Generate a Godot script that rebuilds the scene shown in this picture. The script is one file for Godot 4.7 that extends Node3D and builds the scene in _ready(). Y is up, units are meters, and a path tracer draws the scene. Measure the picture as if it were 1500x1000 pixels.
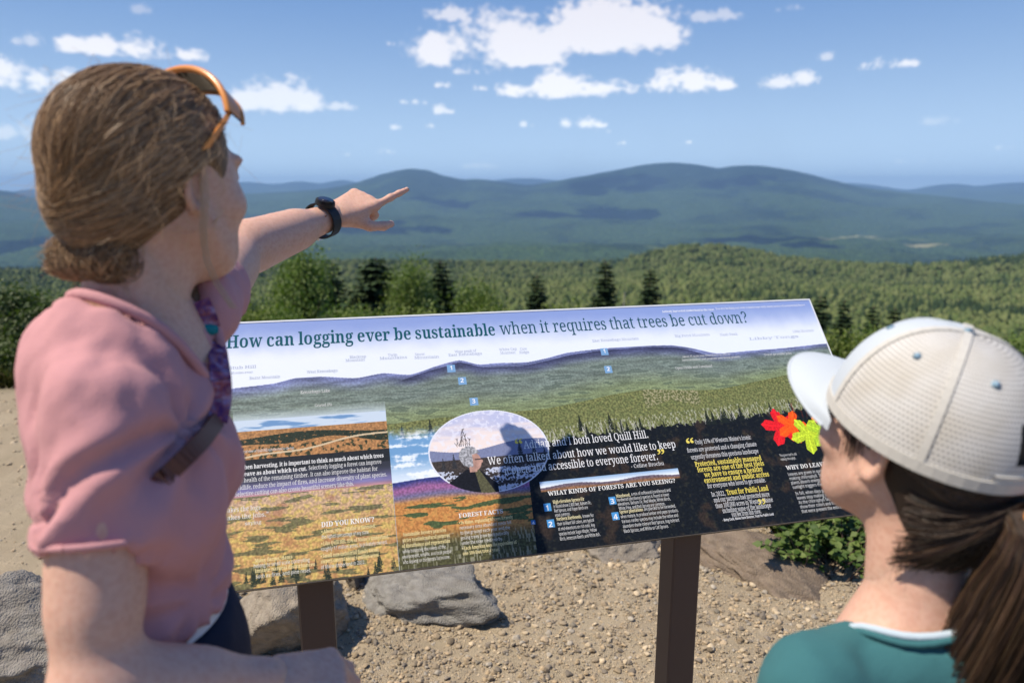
extends Node3D
# A hilltop lookout: two people at an interpretive sign, forest and mountains beyond.
# Metres, y up. The camera stands 1.62 m above the hilltop and looks towards -z, tilted 11.8 degrees down.

const EYE := Vector3(0, 1.62, 0)
const FPX := 1050.0          # focal length in pixels of a 1500 x 1000 picture
const PITCH := 0.20654       # radians
const SUN := Vector3(-0.529, 0.841, 0.112)

var used := {}
var M := {}

func ray(px: float, py: float) -> Vector3:
	var f := Vector3(0, -sin(PITCH), -cos(PITCH))
	var u := Vector3(0, cos(PITCH), -sin(PITCH))
	return f + Vector3.RIGHT * ((px - 750.0) / FPX) + u * ((500.0 - py) / FPX)

func at(px: float, py: float, depth: float) -> Vector3:
	return EYE + ray(px, py) * depth

func on_level(px: float, py: float, y: float) -> Vector3:
	var r := ray(px, py)
	return EYE + r * ((y - EYE.y) / r.y)

func numbered(called: String) -> String:
	if not used.has(called):
		used[called] = 0
		return called
	used[called] += 1
	return "%s_%03d" % [called, used[called]]

func tag(o: Node, label: String, category: String, group := "") -> void:
	o.set_meta("label", label)
	o.set_meta("category", category)
	if group != "":
		o.set_meta("group", group)

func thing(called: String, label: String, category: String, where := Vector3.ZERO, group := "") -> Node3D:
	var o := Node3D.new()
	o.name = numbered(called)
	add_child(o)
	o.position = where
	tag(o, label, category, group)
	return o

func part(called: String, mesh: Mesh, mat: Material, parent: Node) -> MeshInstance3D:
	var o := MeshInstance3D.new()
	o.name = called
	o.mesh = mesh
	if mat:
		o.material_override = mat
	parent.add_child(o, true)
	return o

func structure(called: String, mesh: Mesh, mat: Material) -> MeshInstance3D:
	var o := MeshInstance3D.new()
	o.name = numbered(called)
	o.mesh = mesh
	if mat:
		o.material_override = mat
	add_child(o)
	o.set_meta("kind", "structure")
	return o

func srgb(r: float, g: float, b: float) -> Color:
	return Color(r, g, b).linear_to_srgb()

func mat(lin: Color, rough := 0.8, spec := 0.5) -> StandardMaterial3D:
	var m := StandardMaterial3D.new()
	m.albedo_color = lin.linear_to_srgb()
	m.roughness = rough
	m.metallic_specular = spec
	return m

func vmat(rough := 0.85, spec := 0.3) -> StandardMaterial3D:
	var m := mat(Color(1, 1, 1), rough, spec)
	m.vertex_color_use_as_albedo = true
	return m

func noise(sd: int, freq: float, oct := 4) -> FastNoiseLite:
	var n := FastNoiseLite.new()
	n.seed = sd
	n.noise_type = FastNoiseLite.TYPE_SIMPLEX_SMOOTH
	n.frequency = freq
	n.fractal_type = FastNoiseLite.FRACTAL_FBM
	n.fractal_octaves = oct
	return n

func noise_tex(sd: int, freq: float, size := 512, oct := 4, ramp: Gradient = null) -> NoiseTexture2D:
	var t := NoiseTexture2D.new()
	t.width = size
	t.height = size
	t.seamless = true
	t.noise = noise(sd, freq, oct)
	if ramp:
		t.color_ramp = ramp
	return t

func relief(m: StandardMaterial3D, tex: Texture2D, cm: float, scale: float) -> void:
	m.heightmap_enabled = true
	m.heightmap_texture = tex
	m.heightmap_scale = cm
	m.uv1_triplanar = true
	m.uv1_world_triplanar = true
	m.uv1_scale = Vector3(scale, scale, scale)

# ---- a mesh under construction: indexed, with vertex colours -------------------------------------------------
class Builder:
	var v := PackedVector3Array()
	var n := PackedVector3Array()
	var c := PackedColorArray()
	var uv := PackedVector2Array()
	var ix := PackedInt32Array()
	func vert(p: Vector3, nn := Vector3.UP, col := Color.WHITE, t := Vector2.ZERO) -> int:
		v.append(p); n.append(nn); c.append(col); uv.append(t)
		return v.size() - 1
	func tri(a: int, b: int, d: int) -> void:
		ix.append(a); ix.append(b); ix.append(d)
	func quad(a: int, b: int, d: int, e: int) -> void:
		tri(a, b, d); tri(a, d, e)
	# flat quad with its own vertices, corners in order round the face
	func face(p0: Vector3, p1: Vector3, p2: Vector3, p3: Vector3, col := Color.WHITE) -> void:
		var nn := (p2 - p0).cross(p1 - p0)
		nn = nn.normalized() if nn.length_squared() > 1e-18 else Vector3.UP
		var i := v.size()
		for p in [p0, p1, p2, p3]:
			vert(p, nn, col)
		quad(i, i + 1, i + 2, i + 3)
	# box with chamfered long edges; axes are half extents
	func box(ctr: Vector3, ax: Vector3, ay: Vector3, az: Vector3, col := Color.WHITE) -> void:
		for s in [[ax, ay, az], [ay, az, ax], [az, ax, ay]]:
			for k in [-1.0, 1.0]:
				var o: Vector3 = ctr + s[0] * k
				var a: Vector3 = s[1] * k
				var b: Vector3 = s[2]
				face(o - a - b, o - a + b, o + a + b, o + a - b, col)
	# tube along points with radii
	func tube(pts: Array, rad: Array, sides := 6, col := Color.WHITE, capped := true) -> void:
		var rings := []
		var ref := Vector3(0.123, 0.31, 0.94)
		for k in pts.size():
			var d: Vector3 = (pts[mini(k + 1, pts.size() - 1)] - pts[maxi(k - 1, 0)])
			d = d.normalized() if d.length() > 1e-9 else Vector3.UP
			var a := (ref - d * ref.dot(d)).normalized()
			ref = a
			var b := d.cross(a)
			var ring := []
			for s in sides:
				var t := TAU * s / sides
				var o := a * cos(t) + b * sin(t)
				ring.append(vert(pts[k] + o * rad[k], o, col))
			rings.append(ring)
		for k in rings.size() - 1:
			for s in sides:
				var s2 := (s + 1) % sides
				quad(rings[k][s], rings[k + 1][s], rings[k + 1][s2], rings[k][s2])
		if capped:
			for e in [0, rings.size() - 1]:
				var ctr := vert(pts[e], (pts[e] - pts[1 if e == 0 else e - 1]).normalized(), col)
				for s in sides:
					if e == 0:
						tri(ctr, rings[e][s], rings[e][(s + 1) % sides])
					else:
						tri(ctr, rings[e][(s + 1) % sides], rings[e][s])
	func smooth_normals() -> void:
		for i in n.size():
			n[i] = Vector3.ZERO
		for t in range(0, ix.size(), 3):
			var a := ix[t]; var b := ix[t + 1]; var d := ix[t + 2]
			var nn := (v[d] - v[a]).cross(v[b] - v[a])
			n[a] += nn; n[b] += nn; n[d] += nn
		for i in n.size():
			n[i] = n[i].normalized() if n[i].length_squared() > 1e-24 else Vector3.UP
	func mesh() -> ArrayMesh:
		var arr := []
		arr.resize(Mesh.ARRAY_MAX)
		arr[Mesh.ARRAY_VERTEX] = v
		arr[Mesh.ARRAY_NORMAL] = n
		arr[Mesh.ARRAY_COLOR] = c
		arr[Mesh.ARRAY_TEX_UV] = uv
		arr[Mesh.ARRAY_INDEX] = ix
		var m := ArrayMesh.new()
		m.add_surface_from_arrays(Mesh.PRIMITIVE_TRIANGLES, arr)
		return m

func lerp_table(t: Array, x: float) -> float:
	if x <= t[0][0]:
		return t[0][1]
	for i in range(1, t.size()):
		if x <= t[i][0]:
			var k: float = (x - t[i - 1][0]) / (t[i][0] - t[i - 1][0])
			var y0: float = t[i - 1][1]
			var y1: float = t[i][1]
			var ya: float = t[maxi(i - 2, 0)][1]
			var yb: float = t[mini(i + 1, t.size() - 1)][1]
			return lerpf(lerpf(y0, y1, k), cubic_interpolate(y0, y1, ya, yb, k), 0.6)
	return t[t.size() - 1][1]

var clock := 0
func stage(what: String) -> void:
	print(what, " ", Time.get_ticks_msec() - clock, " ms")
	clock = Time.get_ticks_msec()

func _ready() -> void:
	set_camera_and_light()
	stage("set_camera_and_light")
	make_materials()
	stage("make_materials")
	build_ground()
	stage("build_ground")
	build_landscape()
	stage("build_landscape")
	build_forest()
	stage("build_forest")
	build_near_trees()
	stage("build_near_trees")
	build_rocks()
	stage("build_rocks")
	build_sign()
	stage("build_sign")
	build_woman_pointing()
	stage("build_woman_pointing")
	build_woman_in_cap()
	stage("build_woman_in_cap")
	build_gravel()
	stage("build_gravel")
	build_clouds_aloft()
	stage("build_clouds_aloft")

# ---- camera, sky, sun -----------------------------------------------------------------------------------------
func set_camera_and_light() -> void:
	var cam := Camera3D.new()
	cam.name = "camera"
	add_child(cam)
	var lens := CameraAttributesPhysical.new()
	lens.frustum_focal_length = FPX / 1000.0 * 24.0
	lens.frustum_focus_distance = 1.72
	lens.exposure_aperture = 2.9
	cam.attributes = lens
	cam.near = 0.05
	cam.far = 60000.0
	cam.position = EYE
	cam.rotation = Vector3(-PITCH, 0, 0)
	cam.current = true
	var env := Environment.new()
	env.tonemap_mode = Environment.TONE_MAPPER_LINEAR
	env.tonemap_exposure = 1.3
	env.background_mode = Environment.BG_SKY
	env.sdfgi_enabled = true
	env.ssao_enabled = true
	env.ssil_enabled = true
	env.fog_enabled = true
	env.fog_density = 0.000082
	env.fog_light_color = srgb(0.38, 0.63, 1.0)
	var sm := ProceduralSkyMaterial.new()
	sm.sky_top_color = srgb(0.020, 0.125, 0.40)
	sm.sky_horizon_color = srgb(0.60, 0.79, 0.95)
	sm.sky_curve = 0.11
	sm.ground_horizon_color = srgb(0.30, 0.36, 0.40)
	sm.ground_bottom_color = srgb(0.10, 0.11, 0.09)
	sm.sun_angle_max = 12.0
	sm.sky_cover = cloud_cover()
	sm.sky_cover_modulate = Color(1, 1, 1, 1)
	var sky := Sky.new()
	sky.sky_material = sm
	env.sky = sky
	var we := WorldEnvironment.new()
	we.name = "world_environment"
	we.environment = env
	add_child(we)
	var sun := DirectionalLight3D.new()
	sun.name = "sun"
	sun.light_energy = 1.6
	sun.light_color = Color(1.0, 0.955, 0.88)
	sun.light_angular_distance = 0.5
	sun.shadow_enabled = true
	add_child(sun)
	sun.look_at_from_position(SUN * 50.0, Vector3.ZERO, Vector3.UP)

# Fair-weather cumulus: each cloud is a heap of puffs over a flat base, its edge broken up by noise.
# Rows: azimuth and elevation of the middle of the base, half width, height (degrees), density.
func cloud_cover() -> ImageTexture:
	var w := 4096
	var h := 2048
	var img := Image.create(w, h, false, Image.FORMAT_RGBA8)
	img.fill(Color(0, 0, 0, 0))
	var list := []
	# seen in the photograph, from pixels: middle x, base y, half width, height, density
	for p in [[190, 82, 105, 48, 0.95], [42, 66, 22, 24, 0.45], [70, 132, 95, 42, 0.8], [0, 112, 40, 40, 0.8], [400, 160, 95, 58, 0.72], [480, 160, 45, 18, 0.5],
			[60, 205, 90, 36, 0.4], [720, 92, 125, 85, 0.95], [900, 70, 110, 90, 1.0], [680, 30, 60, 40, 0.7], [820, 140, 100, 46, 1.0], [995, 133, 80, 44, 0.95], [1050, 30, 55, 20, 0.5], [1145, 128, 36, 24, 0.75],
			[1180, 122, 26, 24, 0.8], [1212, 88, 13, 14, 0.5], [1302, 99, 42, 20, 0.8], [848, 186, 42, 18, 0.8], [640, 166, 26, 15, 0.7], [608, 152, 22, 14, 0.6], [648, 128, 14, 12, 0.7],
			[700, 132, 16, 10, 0.7], [680, 108, 26, 13, 0.6], [578, 189, 14, 8, 0.6], [768, 185, 13, 9, 0.6], [915, 211, 10, 6, 0.6], [1007, 210, 10, 6, 0.6], [500, 227, 14, 6, 0.35], [566, 224, 18, 8, 0.45],
			[700, 246, 30, 10, 0.3], [1372, 182, 34, 16, 0.22], [1465, 218, 20, 8, 0.25], [1330, 238, 24, 6, 0.25], [884, 194, 12, 6, 0.5], [572, 66, 8, 6, 0.5], [1155, 15, 22, 10, 0.3], [628, 186, 12, 6, 0.5], [210, 20, 20, 16, 0.3]]:
		var r := ray(p[0], p[1]).normalized()
		var z := ray(p[0], p[1]).length()
		list.append([rad_to_deg(atan2(r.x, -r.z)), rad_to_deg(asin(r.y)), rad_to_deg(p[2] / FPX / z), rad_to_deg(p[3] / FPX / z), p[4], 1])
	# the same kind of sky all round and overhead
	var rng := RandomNumberGenerator.new()
	rng.seed = 41
	for k in 130:
		var az := rng.randf_range(40.0, 320.0)
		var el := 3.0 + 75.0 * pow(rng.randf(), 1.8)
		var half := rng.randf_range(0.8, 5.5) * (0.45 + el / 40.0)
		list.append([az, el, half, half * rng.randf_range(0.35, 0.6), rng.randf_range(0.4, 1.0), 4])
	for k in 26:
		var el2 := rng.randf_range(27.0, 60.0)
		var half2 := rng.randf_range(2.0, 6.0)
		list.append([rng.randf_range(-40.0, 40.0), el2, half2, half2 * 0.45, rng.randf_range(0.5, 1.0), 4])
	var nz := noise(7, 0.9, 5)
	var nz2 := noise(8, 0.28, 3)
	var deg := 360.0 / w
	for cl in list:
		var stretch: float = 1.0 / maxf(0.2, cos(deg_to_rad(cl[1])))
		var puffs := []
		var np := 5 + int(cl[2] * 1.6)
		for k in np:
			var t := rng.randf_range(-0.85, 0.85)
			var top: float = cl[3] * (1.0 - 0.75 * t * t) * rng.randf_range(0.45, 1.0)
			puffs.append([t * cl[2], top * 0.42, maxf(top * 0.75, cl[2] * 0.22) * rng.randf_range(0.8, 1.2), top * 0.62])
		var x0 := int((cl[0] - cl[2] * 1.3 * stretch) / deg)
		var x1 := int((cl[0] + cl[2] * 1.3 * stretch) / deg) + 1
		var y0 := int((90.0 - cl[1] - cl[3] * 1.5) / deg)
		var y1 := int((90.0 - cl[1] + cl[3] * 0.35) / deg) + 1
		var step: int = cl[5]
		for y in range(maxi(y0, 0), mini(y1, h / 2 - 6), step):
			var el := 90.0 - (y + 0.5) * deg
			var dy: float = el - cl[1]
			for x in range(x0, x1, step):
				var az := (x + 0.5) * deg
				var dx: float = (az - cl[0]) / stretch
				var d := 0.0
				for q in puffs:
					var ex: float = (dx - q[0]) / q[2]
					var ey: float = (dy - q[1]) / q[3]
					var e := 1.0 - ex * ex - ey * ey
					if e > 0.0:
						d += e
				if d <= 0.0:
					continue
				var s: float = clampf(6.0 / cl[2], 0.8, 4.0)
				var n1 := nz.get_noise_2d(az * s, el * s * 1.5)
				var n2 := nz2.get_noise_2d(az * s, el * s)
				d = d * 0.95 + n1 * 1.25 + n2 * 0.6 - 0.02
				if dy < 0.0:
					d += dy / cl[3] * 3.0
				var a: float = smoothstep(-0.05, 2.0, d) * cl[4] * 1.15
				a = minf(a, 1.0)
				if a <= 0.004:
					continue
				var px := posmod(x, w)
				var old := img.get_pixel(px, y)
				var col := Color(0.77, 0.68, 0.52)
				var na := a + old.a * (1.0 - a)
				var mix := col.lerp(old, old.a * (1.0 - a) / maxf(na, 1e-4))
				if step == 1:
					img.set_pixel(px, y, Color(mix.r, mix.g, mix.b, na))
				else:
					img.fill_rect(Rect2i(px, y, step, step), Color(mix.r, mix.g, mix.b, na))
	return ImageTexture.create_from_image(img)

func make_materials() -> void:
	var coarse := noise_tex(101, 0.02, 512, 5)
	var fine := noise_tex(102, 0.06, 512, 4)
	M.coarse = coarse
	M.fine = fine
	M.soil = vmat(0.95, 0.2)
	relief(M.soil, fine, 0.8, 6.0)
	var leafy := Gradient.new()
	leafy.set_color(0, Color(0.42, 0.45, 0.42))
	leafy.set_color(1, Color(1, 1, 1))
	leafy.add_point(0.42, Color(0.62, 0.66, 0.60))
	leafy.add_point(0.55, Color(0.95, 0.96, 0.90))
	var canopy := noise_tex(103, 0.035, 1024, 5, leafy)
	M.forest_near = vmat(0.95, 0.15)
	M.forest_near.albedo_texture = canopy
	relief(M.forest_near, coarse, 150.0, 0.01)
	M.forest_far = vmat(0.95, 0.1)
	M.forest_far.albedo_texture = canopy
	relief(M.forest_far, coarse, 1500.0, 0.0011)
	M.leaf_mass = vmat(0.8, 0.25)
	M.cloud = mat(Color(0.88, 0.88, 0.88), 1.0, 0.0)
	M.panel_edge = mat(Color(0.10, 0.085, 0.07), 0.55, 0.4)
	M.panel_rim = mat(Color(0.62, 0.64, 0.66), 0.4, 0.5)
	M.brown_metal = mat(Color(0.105, 0.066, 0.050), 0.5, 0.4)
	relief(M.brown_metal, fine, 0.012, 14.0)
	M.leaves = vmat(0.55, 0.35)
	M.leaves.backlight_enabled = true
	M.leaves.backlight = Color(0.72, 0.82, 0.32)
	M.needles = vmat(0.7, 0.3)
	M.bark = mat(Color(0.075, 0.055, 0.042), 0.95, 0.2)
	M.dead_wood = mat(Color(0.32, 0.29, 0.26), 0.9, 0.2)
	M.rock = vmat(0.9, 0.3)
	relief(M.rock, fine, 0.7, 4.0)
	M.rock_small = vmat(0.92, 0.25)
	M.stone_tints = []
	for t in [Color(1.5, 1.25, 0.92), Color(1.9, 1.62, 1.22), Color(1.2, 1.05, 0.85), Color(1.4, 1.34, 1.2)]:
		var sm := vmat(0.92, 0.25)
		sm.albedo_color = Color(t.r * 0.5, t.g * 0.5, t.b * 0.5).linear_to_srgb()
		M.stone_tints.append(sm)
	# skin: uneven, slightly ruddy
	var g := Gradient.new()
	g.set_color(0, srgb(0.53, 0.29, 0.205))
	g.set_color(1, srgb(0.48, 0.26, 0.18))
	g.add_point(0.35, srgb(0.56, 0.32, 0.235))
	g.add_point(0.60, srgb(0.62, 0.38, 0.285))
	g.add_point(0.70, srgb(0.58, 0.345, 0.255))
	M.skin = mat(Color(1, 1, 1), 0.5, 0.4)
	M.skin.albedo_texture = noise_tex(111, 0.03, 512, 5, g)
	M.skin.uv1_triplanar = true
	M.skin.uv1_scale = Vector3(5, 5, 5)
	M.skin.subsurf_scatter_enabled = true
	M.skin.subsurf_scatter_strength = 0.12
	relief_own(M.skin, fine, 0.018)
	M.mole = mat(Color(0.10, 0.045, 0.028), 0.6, 0.3)
	M.pink = cloth(Color(0.50, 0.25, 0.255), 0.93)
	M.white_cloth = cloth(Color(0.72, 0.71, 0.70), 0.9)
	M.navy = cloth(Color(0.018, 0.022, 0.038), 0.9)
	M.teal = cloth(Color(0.040, 0.130, 0.142), 0.9)
	M.pale_blue_cloth = cloth(Color(0.42, 0.50, 0.56), 0.9)
	M.shoe = mat(Color(0.06, 0.055, 0.05), 0.7, 0.4)
	var wg := Gradient.new()
	wg.set_color(0, srgb(0.09, 0.03, 0.12))
	wg.set_color(1, srgb(0.62, 0.60, 0.66))
	wg.add_point(0.42, srgb(0.11, 0.035, 0.13))
	wg.add_point(0.5, srgb(0.50, 0.15, 0.06))
	wg.add_point(0.62, srgb(0.20, 0.10, 0.26))
	M.woven = mat(Color(1, 1, 1), 0.85, 0.3)
	M.woven.albedo_texture = noise_tex(113, 0.03, 256, 2, wg)
	M.woven.uv1_triplanar = true
	M.woven.uv1_scale = Vector3(9, 9, 9)
	M.leather = mat(Color(0.115, 0.042, 0.026), 0.55, 0.4)
	M.hair_base = mat(Color(0.145, 0.084, 0.044), 0.6, 0.4)
	M.dark_hair_base = mat(Color(0.022, 0.013, 0.009), 0.6, 0.4)
	M.hair = vmat(0.42, 0.45)
	M.teal_tie = mat(Color(0.01, 0.19, 0.22), 0.7, 0.3)
	M.orange = mat(Color(0.72, 0.27, 0.06), 0.28, 0.5)
	M.dark_lens = mat(Color(0.02, 0.016, 0.022), 0.08, 0.6)
	M.rubber = mat(Color(0.014, 0.014, 0.016), 0.5, 0.4)
	M.steel = mat(Color(0.5, 0.5, 0.5), 0.3, 0.5)
	M.steel.metallic = 0.9
	M.cap_front = cloth(Color(0.45, 0.49, 0.53), 0.9)
	M.cap_tape = cloth(Color(0.50, 0.48, 0.44), 0.9)
	M.cap_blue = cloth(Color(0.25, 0.38, 0.48), 0.8)
	# open netting over a pale lining: rows of small holes
	var net := Image.create(64, 64, false, Image.FORMAT_RGB8)
	var bump := Image.create(64, 64, false, Image.FORMAT_RGB8)
	for y in 64:
		for x in 64:
			var off := 4 if (y / 8) % 2 == 1 else 0
			var dx := (x + off) % 8 - 3.5
			var dy := y % 8 - 3.5
			var hole := smoothstep(3.3, 2.0, sqrt(dx * dx + dy * dy))
			var c := Color(0.93, 0.92, 0.90).lerp(Color(0.70, 0.69, 0.68), hole)
			net.set_pixel(x, y, c)
			bump.set_pixel(x, y, Color.WHITE * (1.0 - hole))
	M.cap_mesh = mat(Color(1, 1, 1), 0.85, 0.3)
	M.cap_mesh.vertex_color_use_as_albedo = true
	M.cap_mesh.albedo_color = Color(0.86, 0.86, 0.86)
	M.cap_mesh.albedo_texture = ImageTexture.create_from_image(net)
	M.cap_mesh.uv1_scale = Vector3(28, 28, 28)
	M.cap_mesh.heightmap_enabled = true
	M.cap_mesh.heightmap_texture = ImageTexture.create_from_image(bump)
	M.cap_mesh.heightmap_scale = 0.035

func relief_own(m: StandardMaterial3D, tex: Texture2D, cm: float) -> void:
	m.heightmap_enabled = true
	m.heightmap_texture = tex
	m.heightmap_scale = cm

func cloth(c: Color, rough: float) -> StandardMaterial3D:
	var m := mat(c, rough, 0.25)
	m.rim_enabled = true
	m.rim = 0.25
	m.rim_tint = 0.5
	relief(m, M.fine, 0.05, 9.0)
	return m

# ---- ground and landscape ---------------------------------------------------------------------------------------
var g_noise: FastNoiseLite
var g_fine: FastNoiseLite

# how far the gravel pad reaches before the hill falls away, by azimuth (degrees, 0 = ahead, + = to the right)
func pad_edge(az: float) -> float:
	return lerp_table([[-180.0, 9.0], [-60.0, 8.0], [-38.0, 7.2], [-30.0, 6.4], [-18.0, 4.2], [-8.0, 3.5], [5.0, 3.5], [18.0, 3.35], [28.0, 3.3], [45.0, 3.9], [80.0, 6.0], [180.0, 9.0]], az)

func ground_y(x: float, z: float) -> float:
	var r := sqrt(x * x + z * z)
	var az := rad_to_deg(atan2(x, -z))
	var e := pad_edge(az)
	var y := 0.0
	if r > e:
		var d := r - e
		y = -0.46 * d * smoothstep(0.0, 1.6, d)
		if d > 18.0:
			y = -0.46 * 18.0 - (d - 18.0) * 0.22
	y += g_noise.get_noise_2d(x, z) * (0.03 + 0.02 * clampf(r - 5.0, 0.0, 8.0))
	if r < 6.0:
		y += g_fine.get_noise_2d(x, z) * 0.012
	return y

func build_ground() -> void:
	g_noise = noise(3, 0.5, 3)
	g_fine = noise(5, 5.0, 3)
	var col_n := noise(11, 1.1, 4)
	var col_f := noise(12, 9.0, 3)
	var b := Builder.new()
	var cols := 300
	var radii := []
	var r := 0.0
	while r < 75.0:
		radii.append(r)
		r += 0.035 + r * 0.0125 if r > 1.6 else 0.2
	for i in radii.size():
		for j in cols + 1:
			var az := TAU * j / cols
			var x: float = radii[i] * sin(az)
			var z: float = -radii[i] * cos(az)
			var over: float = radii[i] - pad_edge(rad_to_deg(atan2(x, -z)))
			var k := col_n.get_noise_2d(x, z) * 0.5 + 0.5
			var f := col_f.get_noise_2d(x, z) * 0.5 + 0.5
			var sand := Color(0.42, 0.335, 0.225).lerp(Color(0.54, 0.445, 0.315), k).lerp(Color(0.31, 0.25, 0.17), f * 0.5)
			var soil := Color(0.085, 0.075, 0.035).lerp(Color(0.05, 0.065, 0.02), f)
			var c := sand.lerp(soil, smoothstep(-0.1, 0.7, over + (k - 0.5) * 0.8))
			b.vert(Vector3(x, ground_y(x, z), z), Vector3.UP, c)
	for i in radii.size() - 1:
		for j in cols:
			var a := i * (cols + 1) + j
			b.quad(a, a + cols + 1, a + cols + 2, a + 1)
	b.smooth_normals()
	structure("ground", b.mesh(), M.soil)

# crest lines read from the photograph as (pixel x, pixel y)
const CREST_NEAR := [[-300, 398], [0, 402], [350, 392], [600, 388], [700, 390], [807, 393], [880, 391], [913, 388], [945, 378], [988, 369], [1030, 367], [1073, 369], [1116, 377], [1153, 385], [1233, 392], [1340, 395], [1420, 390], [1500, 382], [1800, 372]]
const CREST_MAIN := [[-300, 292], [0, 279], [40, 288], [90, 300], [200, 300], [300, 291], [360, 284], [420, 281], [480, 276], [520, 268], [560, 255], [600, 247], [625, 249], [650, 257], [680, 263], [700, 262], [735, 266], [770, 270], [800, 267], [850, 258], [900, 249], [950, 240], [985, 238], [1020, 241], [1050, 246], [1075, 243], [1100, 242], [1140, 246], [1180, 254], [1220, 264], [1260, 274], [1300, 279], [1350, 284], [1400, 289], [1450, 295], [1500, 299], [1800, 305]]
const CREST_FAR := [[-300, 270], [0, 283], [40, 277], [120, 272], [200, 268], [300, 272], [360, 266], [400, 269], [440, 265], [470, 268], [500, 263], [530, 268], [600, 274], [700, 268], [740, 262], [775, 261], [815, 264], [900, 270], [1100, 275], [1240, 268], [1280, 271], [1330, 278], [1370, 271], [1400, 269], [1430, 272], [1470, 268], [1500, 267], [1800, 275]]

var crest_memo := {}

func crest(t: Array, az: float, dist: float) -> float:
	var key := roundi(dist)
	if not crest_memo.has(key):
		var row := PackedFloat32Array()
		for k in 1401:
			row.append(crest_exact(t, lerpf(-1.05, 1.05, k / 1400.0), dist))
		crest_memo[key] = row
	var at_k := clampf((az + 1.05) / 2.1 * 1400.0, 0.0, 1399.0)
	var i := int(at_k)
	return lerpf(crest_memo[key][i], crest_memo[key][i + 1], at_k - i)

func crest_exact(t: Array, az: float, dist: float) -> float:
	var x := 750.0 + tan(clampf(az, -1.1, 1.1)) * 1.0217 * FPX
	x = clampf(x, -300.0, 1800.0)
	var rr := ray(x, lerp_table(t, x))
	return EYE.y + rr.y / Vector2(rr.x, rr.z).length() * dist

var land_big: FastNoiseLite
var land_mid: FastNoiseLite
var land_veg: FastNoiseLite

func land_y(az: float, r: float) -> float:
	var near := crest(CREST_NEAR, az, 900.0)
	var main := crest(CREST_MAIN, az, 9500.0)
	var far := crest(CREST_FAR, az, 17000.0)
	var x := sin(az) * r
	var z := -cos(az) * r
	var rings: Array = [[60.0, -23.0], [140.0, -38.0], [350.0, -52.0], [650.0, lerpf(-66.0, near, 0.6)], [900.0, near], [1250.0, near - 60.0], [1900.0, -235.0], [3000.0, -285.0], [5200.0, -300.0], [6800.0, lerpf(-270.0, main, 0.16)], [8200.0, lerpf(-240.0, main, 0.56)], [9500.0, main], [10600.0, main - 170.0], [12500.0, -120.0], [15000.0, lerpf(-100.0, far, 0.45)], [17000.0, far], [19000.0, far - 200.0]]
	var y: float = rings[0][1]
	for i in range(1, rings.size()):
		if r <= rings[i][0] or i == rings.size() - 1:
			var k: float = clampf((r - rings[i - 1][0]) / (rings[i][0] - rings[i - 1][0]), 0.0, 1.0)
			var a: float = rings[i - 1][1]
			var b: float = rings[i][1]
			y = lerpf(lerpf(a, b, k), cubic_interpolate(a, b, rings[maxi(i - 2, 0)][1], rings[mini(i + 1, rings.size() - 1)][1], k), 0.55)
			break
	var rough := clampf((r - 1200.0) / 2500.0, 0.0, 1.0)
	# spurs and hollows, fading out at the crest lines that stand against the sky
	var keep := 1.0 - exp(-pow((r - 9500.0) / 700.0, 2.0)) - exp(-pow((r - 17000.0) / 1500.0, 2.0))
	y += land_big.get_noise_2d(x, z) * 75.0 * rough * maxf(keep, 0.06)
	y += land_mid.get_noise_2d(x, z) * (3.0 + 20.0 * rough) * clampf(keep + 0.25, 0.1, 1.0) * clampf(r / 900.0, 0.15, 1.0)
	return y

func land_colour(x: float, z: float, r: float, y: float) -> Color:
	var v := land_veg.get_noise_2d(x, z) * 0.5 + 0.5
	var v2 := land_mid.get_noise_2d(x * 3.1 + 900.0, z * 3.1) * 0.5 + 0.5
	var hard := Color(0.062, 0.10, 0.032)
	var fir := Color(0.020, 0.040, 0.021)
	var c := hard.lerp(fir, smoothstep(0.42, 0.66, v * 0.75 + v2 * 0.25 + clampf((y + 40.0) / 900.0, -0.06, 0.3)))
	c = c.lerp(Color(0.085, 0.11, 0.036), smoothstep(0.62, 0.8, v2) * 0.5)
	# hay meadows and clearings on the valley floor
	for f in M.fields:
		var dx: float = (x - f[0]) / f[2]
		var dz: float = (z - f[1]) / f[3]
		var d := dx * dx + dz * dz + (v2 - 0.5) * 1.2
		if d < 1.0:
			c = c.lerp(f[4], smoothstep(1.0, 0.7, d))
	return c

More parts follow.
